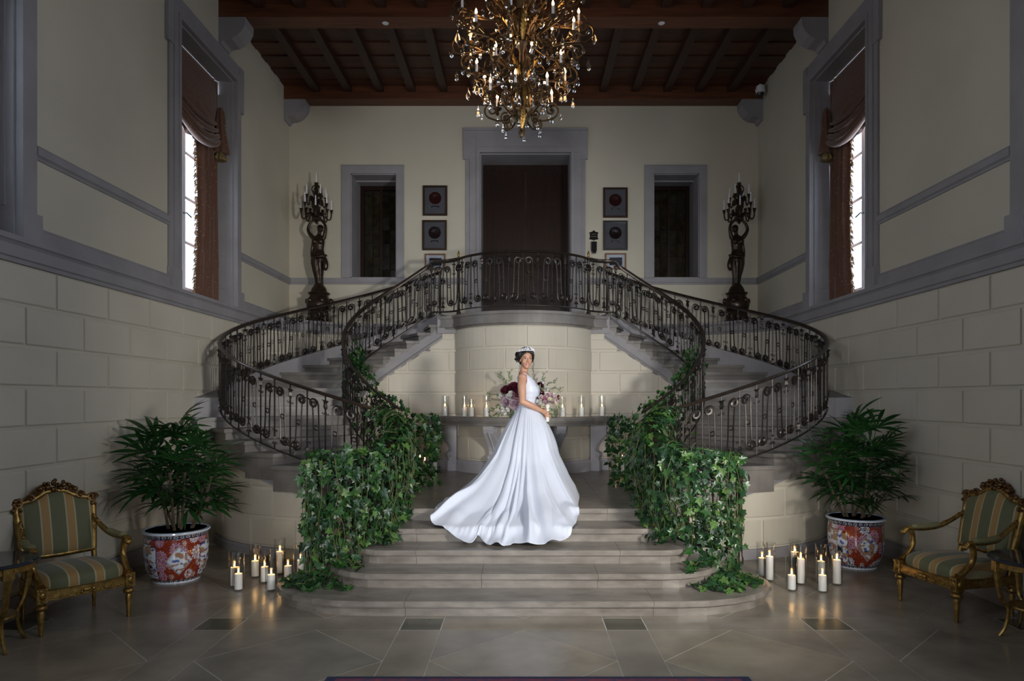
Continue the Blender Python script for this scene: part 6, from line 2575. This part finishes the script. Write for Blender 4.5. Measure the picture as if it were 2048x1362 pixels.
mb.tube([HP(0.066, -0.0225, 0.0525), HP(0.0765, -0.008, 0.053), HP(0.0775, 0, 0.0520), HP(0.0765, 0.008, 0.053), HP(0.066, 0.0225, 0.0525)], [0.0012, 0.0036, 0.0034, 0.0036, 0.0012], 8)
mb.tube([HP(0.066, -0.0215, 0.0515), HP(0.0755, -0.009, 0.0405), HP(0.0765, 0, 0.0385), HP(0.0755, 0.009, 0.0405), HP(0.066, 0.0215, 0.0515)], [0.0012, 0.0038, 0.0044, 0.0038, 0.0012], 8)
lips = mb.build('lips', M_LIPS, br)
mb = MB()
mb.tube([HP(0.0675, -0.016, 0.0495), HP(0.0745, 0, 0.0460), HP(0.0675, 0.016, 0.0495)], [0.002, 0.0045, 0.002], 8)
mb.build('teeth', M_EYEW, lips)
# hair: swept-up cap, curls of the updo at the back, loose strands
cap = MB()
rows = []
for i in range(15):
    t = pi * i / 14 * 0.74
    row = []
    for j in range(37):
        a = 2 * pi * j / 36
        fwd = cos(a)
        tt = t * (1.0 - 0.50 * max(0, fwd) ** 1.1 - 0.0 * abs(sin(a)))
        rr = 1.0 + 0.018 * sin(a * 13 + 3 * sin(tt * 3))
        row.append(HP(-0.014 + 0.098 * rr * sin(tt) * fwd, 0.082 * rr * sin(tt) * sin(a), 0.138 + 0.098 * rr * cos(tt)))
    rows.append(row)
cap.loft(rows, False, False)
hc_ = cap.build('hair', M_HAIR, br, 1.5, recalc=False)
so = hc_.modifiers.new('t', 'SOLIDIFY')
so.thickness = 0.014
so.offset = -1
mb = MB()
for k in range(30):
    p = HP(-0.085 + rb_.uniform(-.035, .03), -0.02 + rb_.uniform(-.065, .05), 0.13 + rb_.uniform(-.06, .085))
    r = rb_.uniform(0.016, 0.028)
    ax = Vector((rb_.uniform(-1, 1), rb_.uniform(-1, 1), rb_.uniform(-1, 1))).normalized()
    u = ax.orthogonal().normalized()
    v = ax.cross(u)
    pts = [p + (u * cos(q * 0.7) + v * sin(q * 0.7)) * r * (1 - q / 16) for q in range(11)]
    mb.tube(pts, 0.009, 6)
mb.ball(HP(-0.082, -0.012, 0.135), (0.055, 0.045, 0.065), 12, 8, M=RM)
mb.build('updo_curls', M_HAIR, hc_)
mb = MB()
for s, k in ((1, 0), (1, 1), (-1, 0)):
    mb.tube(catmull([HP(0.015, s * 0.074, 0.115), HP(0.02 + 0.01 * k, s * (0.080 + 0.008 * k), 0.06), HP(0.015, s * (0.074 + 0.012 * k), 0.01), HP(0.03, s * (0.085 + 0.01 * k), -0.03 - 0.02 * k)], 5), 0.0022, 4)
mb.build('loose_strands', M_HAIR, hc_)
# tiara
mb = MB()
band_ = []
for k in range(25):
    a = radians(-105 + 210 * k / 24)
    band_.append(HP(0.015 + 0.075 * cos(a), 0.084 * sin(a), 0.192 + 0.010 * cos(a)))
mb.tube(band_, 0.003, 5)
for k in range(2, 23):
    h = 0.014 + 0.030 * (1 - abs(k - 12) / 11)
    b_ = band_[k]
    for q in range(4):
        mb.ball(b_ + Vector((rb_.uniform(-.006, .006), rb_.uniform(-.003, .003), h * (q + 0.6) / 4)) - hd * 0.004 * q, rb_.uniform(0.0035, 0.006), 6, 4)
mb.build('tiara', M_DIAMOND, br)
mb = MB()
for s in (-1, 1):
    mb.ball(HP(0.0, s * 0.080, 0.070), 0.004, 6, 5)
    mb.lathe([(0.001, 0), (0.004, -0.006), (0.005, -0.016), (0.001, -0.022)], 6, HP(0.0, s * 0.080, 0.066))
mb.build('earrings', M_DIAMOND, br)

# bodice: close-fitting shell with armholes, lace yoke
bod = MB()
nz_, na = 40, 72
keep = []
grid = []
for i in range(nz_ + 1):
    z = 1.645 + 0.345 * i / nz_
    cx, rx, ry = tor(z)
    row = []
    for j in range(na):
        a = 2 * pi * j / na
        o = 0.0095 + (0.010 * max(0, cos(a)) ** 2 if abs(z - 1.80) < 0.06 else 0)
        row.append(Vector((cx + (rx + o) * cos(a), DB + (ry + o) * sin(a), z)))
    grid.append(row)
vs = [p for r in grid for p in r]
fs, ms = [], []
for i in range(nz_):
    for j in range(na):
        a = 2 * pi * (j + 0.5) / na
        z = 1.645 + 0.345 * (i + 0.5) / nz_
        p = grid[i][j]
        if abs(sin(a)) > 0.45 and ((p.x + 0.012) / 0.050) ** 2 + ((z - 1.935) / 0.092) ** 2 < 1:
            continue
        lim = 1.952 + 0.03 * abs(sin(a)) if cos(a) > 0 else 1.955 + 0.028 * abs(sin(a))
        if z > lim:
            continue
        fs.append((i * na + j, i * na + (j + 1) % na, (i + 1) * na + (j + 1) % na, (i + 1) * na + j))
        ms.append(1 if z > 1.845 + 0.012 * sin(a * 9) else 0)
bod.add(vs, fs, 0, True)
bod.m = ms
o = bod.build('bodice', [M_SATIN, M_LACE], br, 1.5, recalc=False)
so = o.modifiers.new('t', 'SOLIDIFY')
so.thickness = 0.006
so.offset = 0
# shoulder straps of lace
mb = MB()
for s in (-1, 1):
    pts = []
    for k in range(11):
        t = pi * k / 10
        y = DB + s * (0.105 - 0.004 * sin(t))
        pts.append((0.055 * cos(t) - 0.002, y, 1.928 + 0.066 * sin(t)))
    mb.tube(pts, 0.022, 10, flat=(0.35, 1.0))
mb.build('straps', M_LACE, br)
mb = MB()
cx, rx, ry = tor(1.655)
mb.tube([(cx + (rx + 0.012) * cos(2 * pi * j / 40), DB + (ry + 0.012) * sin(2 * pi * j / 40), 1.655) for j in range(40)], 0.008, 6, closed=True)
mb.build('waist_seam', M_SATIN, br)

# gown: skirt falling from the waist, train spread over the landing and down two steps
hem_px = [  # pixel of the hem in the photograph and the height it lies at
    (1153, 990, LAND), (1157, 1013, LAND), (1157, 1041, 0.525), (1139, 1075, 0.43), (1104, 1089, 0.392), (1064, 1093, 0.382), (1030, 1091, 0.385), (1004, 1094, 0.382), (975, 1091, 0.385), (958, 1078, 0.41), (940, 1088, 0.395),
    (909, 1076, 0.43), (868, 1051, 0.515), (866, 1034, 0.57), (874, 1010, LAND + 0.01), (903, 1000, LAND + 0.01), (943, 989, LAND + 0.01)]
hem = []
for px, py, z in hem_px:
    d = (HZ - z) * F / (py - HY)
    hem.append(Vector((X(px, d), d, z + 0.006)))
hem += [Vector((-0.33, 8.10, LAND + 0.006)), Vector((0.06, 8.22, LAND + 0.006)), Vector((0.40, 8.12, LAND + 0.006))]
# make sure the hem rests on something
hem = [Vector((p.x, p.y, max(p.z, terrain(p.x, p.y) + 0.008))) for p in hem]
loop = catmull(hem, 16, closed=True)
NH = len(loop)
cen = Vector((0.075, DB))
cx, rx, ry = tor(1.655)
NP = 56


def clear(p, t):
    """height the cloth must keep: it bridges the nosings, only the hem settles on the treads"""
    g_ = terrain(p.x, p.y)
    ys = [(5.998, 0.375), (6.346, 0.5), (6.741, 0.625)]
    r_ = g_
    for (ya, za), (yb_, zb_) in zip(ys, ys[1:]):
        if ya <= p.y <= yb_:
            r_ = max(g_, za + (zb_ - za) * (p.y - ya) / (yb_ - ya))
    if 6.741 < p.y < 7.1 and abs(p.x) < 1.2:
        r_ = LAND + 0.316 * (p.y - 6.741) * (1 - (p.y - 6.741) / 0.72)
    elif 7.1 <= p.y < 7.6:
        r_ = LAND + 0.057 * (7.6 - p.y) / 0.5
    w_ = min(1, max(0, (t - 0.84) / 0.16))
    w_ = w_ * w_ * (3 - 2 * w_)
    return r_ + (g_ - r_) * w_


cols = []
lifts = []
noiseph = 3.3
angs = []
prev = None
for j, hpt in enumerate(loop):
    a = atan2(hpt.y - cen.y, hpt.x - cen.x)
    if prev is not None:
        while a > prev + pi:
            a -= 2 * pi
        while a < prev - pi:
            a += 2 * pi
    angs.append(a)
    prev = a
a0, a1 = angs[0], angs[0] - 2 * pi
for j, hpt in enumerate(loop):
    au = a0 + (a1 - a0) * j / NH
    aw = 0.45 * angs[j] + 0.55 * au
    wpt = Vector((cx + (rx + 0.010) * cos(aw), DB + (ry + 0.010) * sin(aw)))
    dirv = Vector((hpt.x - cen.x, hpt.y - cen.y))
    R = dirv.length
    dirv.normalize()
    # smooth flare: waist -> control point near the ground -> hem
    left = max(0, -dirv.x)
    front = max(0, -dirv.y)
    rc_ = min(R * 0.92, 0.40 + 0.13 * left + 0.16 * front)
    Cq = cen + dirv * rc_
    zc = hpt.z + (0.10 if R > 0.75 else 0.06) + 0.20 * front
    u = j / NH * 2 * pi
    pts = []
    lifts.append([])
    for k in range(NP + 1):
        t = k / NP
        tt = t ** 0.92
        q = wpt * (1 - tt) ** 2 + Cq * (2 * tt * (1 - tt)) + Vector((hpt.x, hpt.y)) * tt * tt
        z = 1.655 * (1 - tt) ** 2 + zc * 2 * tt * (1 - tt) + hpt.z * tt * tt
        q = q + dirv * (0.040 * sin(pi * min(1, t * 3.0)) if t < 0.3334 else 0)
        # broad soft folds of satin, few and uneven, plus gathers just below the waist
        A = 0.050 * min(1, t / 0.5) ** 1.2 * (1.0 if t < 0.75 else max(0.3, 1 - (t - 0.75) * 2.6))
        g = 0.62 * sin(5 * u + 0.9 + 0.8 * sin(2 * u + 0.4)) + 0.38 * sin(9 * u + 2.0 + 1.3 * t) + 0.16 * sin(16 * u + 0.7 - t)
        for (uc, wd_, am, t0) in ((1.70, 0.075, 1.3, 0.25), (2.30, 0.06, 1.5, 0.30), (2.62, 0.06, -0.9, 0.12), (3.10, 0.08, 1.0, 0.35), (0.95, 0.07, 0.9, 0.3), (3.9, 0.08, 0.8, 0.35)):
            dd_ = (u - uc - 0.10 * sin(3 * t + uc))
            g += am * math.exp(-(dd_ / wd_) ** 2) * min(1, max(0, (t - t0) / 0.25))
        gather = 0.0022 * sin(34 * u + 0.5 * sin(5 * u)) * max(0, 1 - abs(t - 0.10) / 0.14)
        p = Vector((q.x, q.y, z)) + Vector((dirv.x, dirv.y, 0)) * (A * g + gather)
        ft = min(1, max(0, (t - 0.55) / 0.2))
        p.z += 0.050 * ft * max(0, g + 0.15) * (1 - 0.8 * max(0, t - 0.86) / 0.14)
        if t > 0.90:
            w_ = max(0, sin(11 * u + 0.8) + 0.6 * sin(19 * u + 2)) * (t - 0.90) / 0.10
            p.z += 0.022 * w_
        # folds running on over the train, slightly swirled
        sw = max(0, 0.5 * sin(9 * u + 6.0 * t + 0.7) + 0.35 * sin(15 * u - 3.0 * t) + 0.5 * g)
        lift = 0.050 * ft * sw * (1 - 0.75 * max(0, t - 0.86) / 0.14)
        lifts[-1].append(lift)
        tz = clear(p, t) + lift
        if t > 0.3:
            p.z = max(p.z + 0.5 * lift, tz + 0.012)
        pts.append(p)
    cols.append(pts)
for it in range(5):
    new = [[p.z for p in c] for c in cols]
    for j in range(NH):
        for k in range(int(NP * 0.5), NP):
            zz = (cols[j][k - 1].z + cols[j][k + 1].z + cols[j - 1][k].z + cols[(j + 1) % NH][k].z) / 4
            p = cols[j][k]
            new[j][k] = max(0.3 * p.z + 0.7 * zz - 0.0008, clear(p, k / NP) + lifts[j][k] + 0.012)
    for j in range(NH):
        for k in range(NP + 1):
            cols[j][k].z = new[j][k]
mb = MB()
rows = [[cols[j][k] for j in range(NH)] for k in range(NP + 1)]
mb.loft(rows, True, False)
sk = mb.build('skirt', M_SATIN, br, 1.6, recalc=True)
so = sk.modifiers.new('t', 'SOLIDIFY')
so.thickness = 0.004
su = sk.modifiers.new('s', 'SUBSURF')
su.levels = su.render_levels = 1

# ---- bouquet in her hands
bq = thing('bouquet', 'hand-tied bouquet of blush, ivory and burgundy flowers held by the bride', 'bouquet', (HDL.x, HDL.y, HDL.z - 0.10))
mb = MB()
mb.lathe([(0.018, -0.085), (0.020, -0.08), (0.0195, 0.0), (0.021, 0.06), (0.03, 0.10), (0.02, 0.11)], 14, HDL)
mb.build('wrapped_handle', M_WHITEF, bq)
mb = MB()
for k in range(9):
    a = k * 0.7
    mb.tube([HDL + Vector((0.010 * cos(a), 0.010 * sin(a), -0.08)), HDL + Vector((0.013 * cos(a), 0.013 * sin(a), -0.108))], 0.003, 5)
mb.build('stem_ends', M_GREENL, bq)
cb = HDL + Vector((0.015, 0.0, 0.075))
for kind, px, py, r in [('rose_blush', 1086, 797, .036), ('rose_blush', 1099, 792, .040), ('rose_blush', 1106, 797, .036), ('rose_blush', 1092, 806, .034), ('rose_ivory', 1108, 808, .040), ('rose_ivory', 1089, 812, .038), ('orchid_magenta', 1093, 805, .032), ('orchid_magenta', 1091, 800, .026),
                        ('calla_burgundy', 1114, 796, .030), ('calla_burgundy', 1087, 786, .028), ('calla_burgundy', 1078, 799, .026), ('carnation_white', 1077, 804, .032), ('blossom_white', 1094, 788, .024), ('rose_blush', 1113, 804, .028), ('blossom_white', 1082, 793, .024), ('rose_ivory', 1100, 802, .036),
                        ('rose_blush', 1094, 796, .038), ('peony_lilac', 1103, 805, .036), ('blossom_white', 1108, 790, .022), ('calla_burgundy', 1115, 800, .022), ('carnation_white', 1083, 808, .030)]:
    p = P3(px, py, HDL.y - 0.055 + 0.05 * abs(px - 1097) / 18)
    bloom(bq, kind, p, (p - cb) + Vector((0, -0.03, 0.02)), r)
for k, px, py, ex, ey in [(1, 1104, 786, 0.4, 1), (1, 1110, 790, 0.8, 0.6), (0, 1112, 812, 0.8, -0.5), (2, 1106, 818, 0.5, -0.8), (0, 1080, 812, -0.9, -0.3), (2, 1100, 815, 0.2, -0.9), (1, 1085, 785, -0.3, 1), (2, 1115, 808, 1, 0.0), (0, 1108, 815, 0.3, -1)]:
    frond(bq, k, P3(px, py, HDL.y - 0.03), (ex, -0.3, ey), 0.42, random.random())
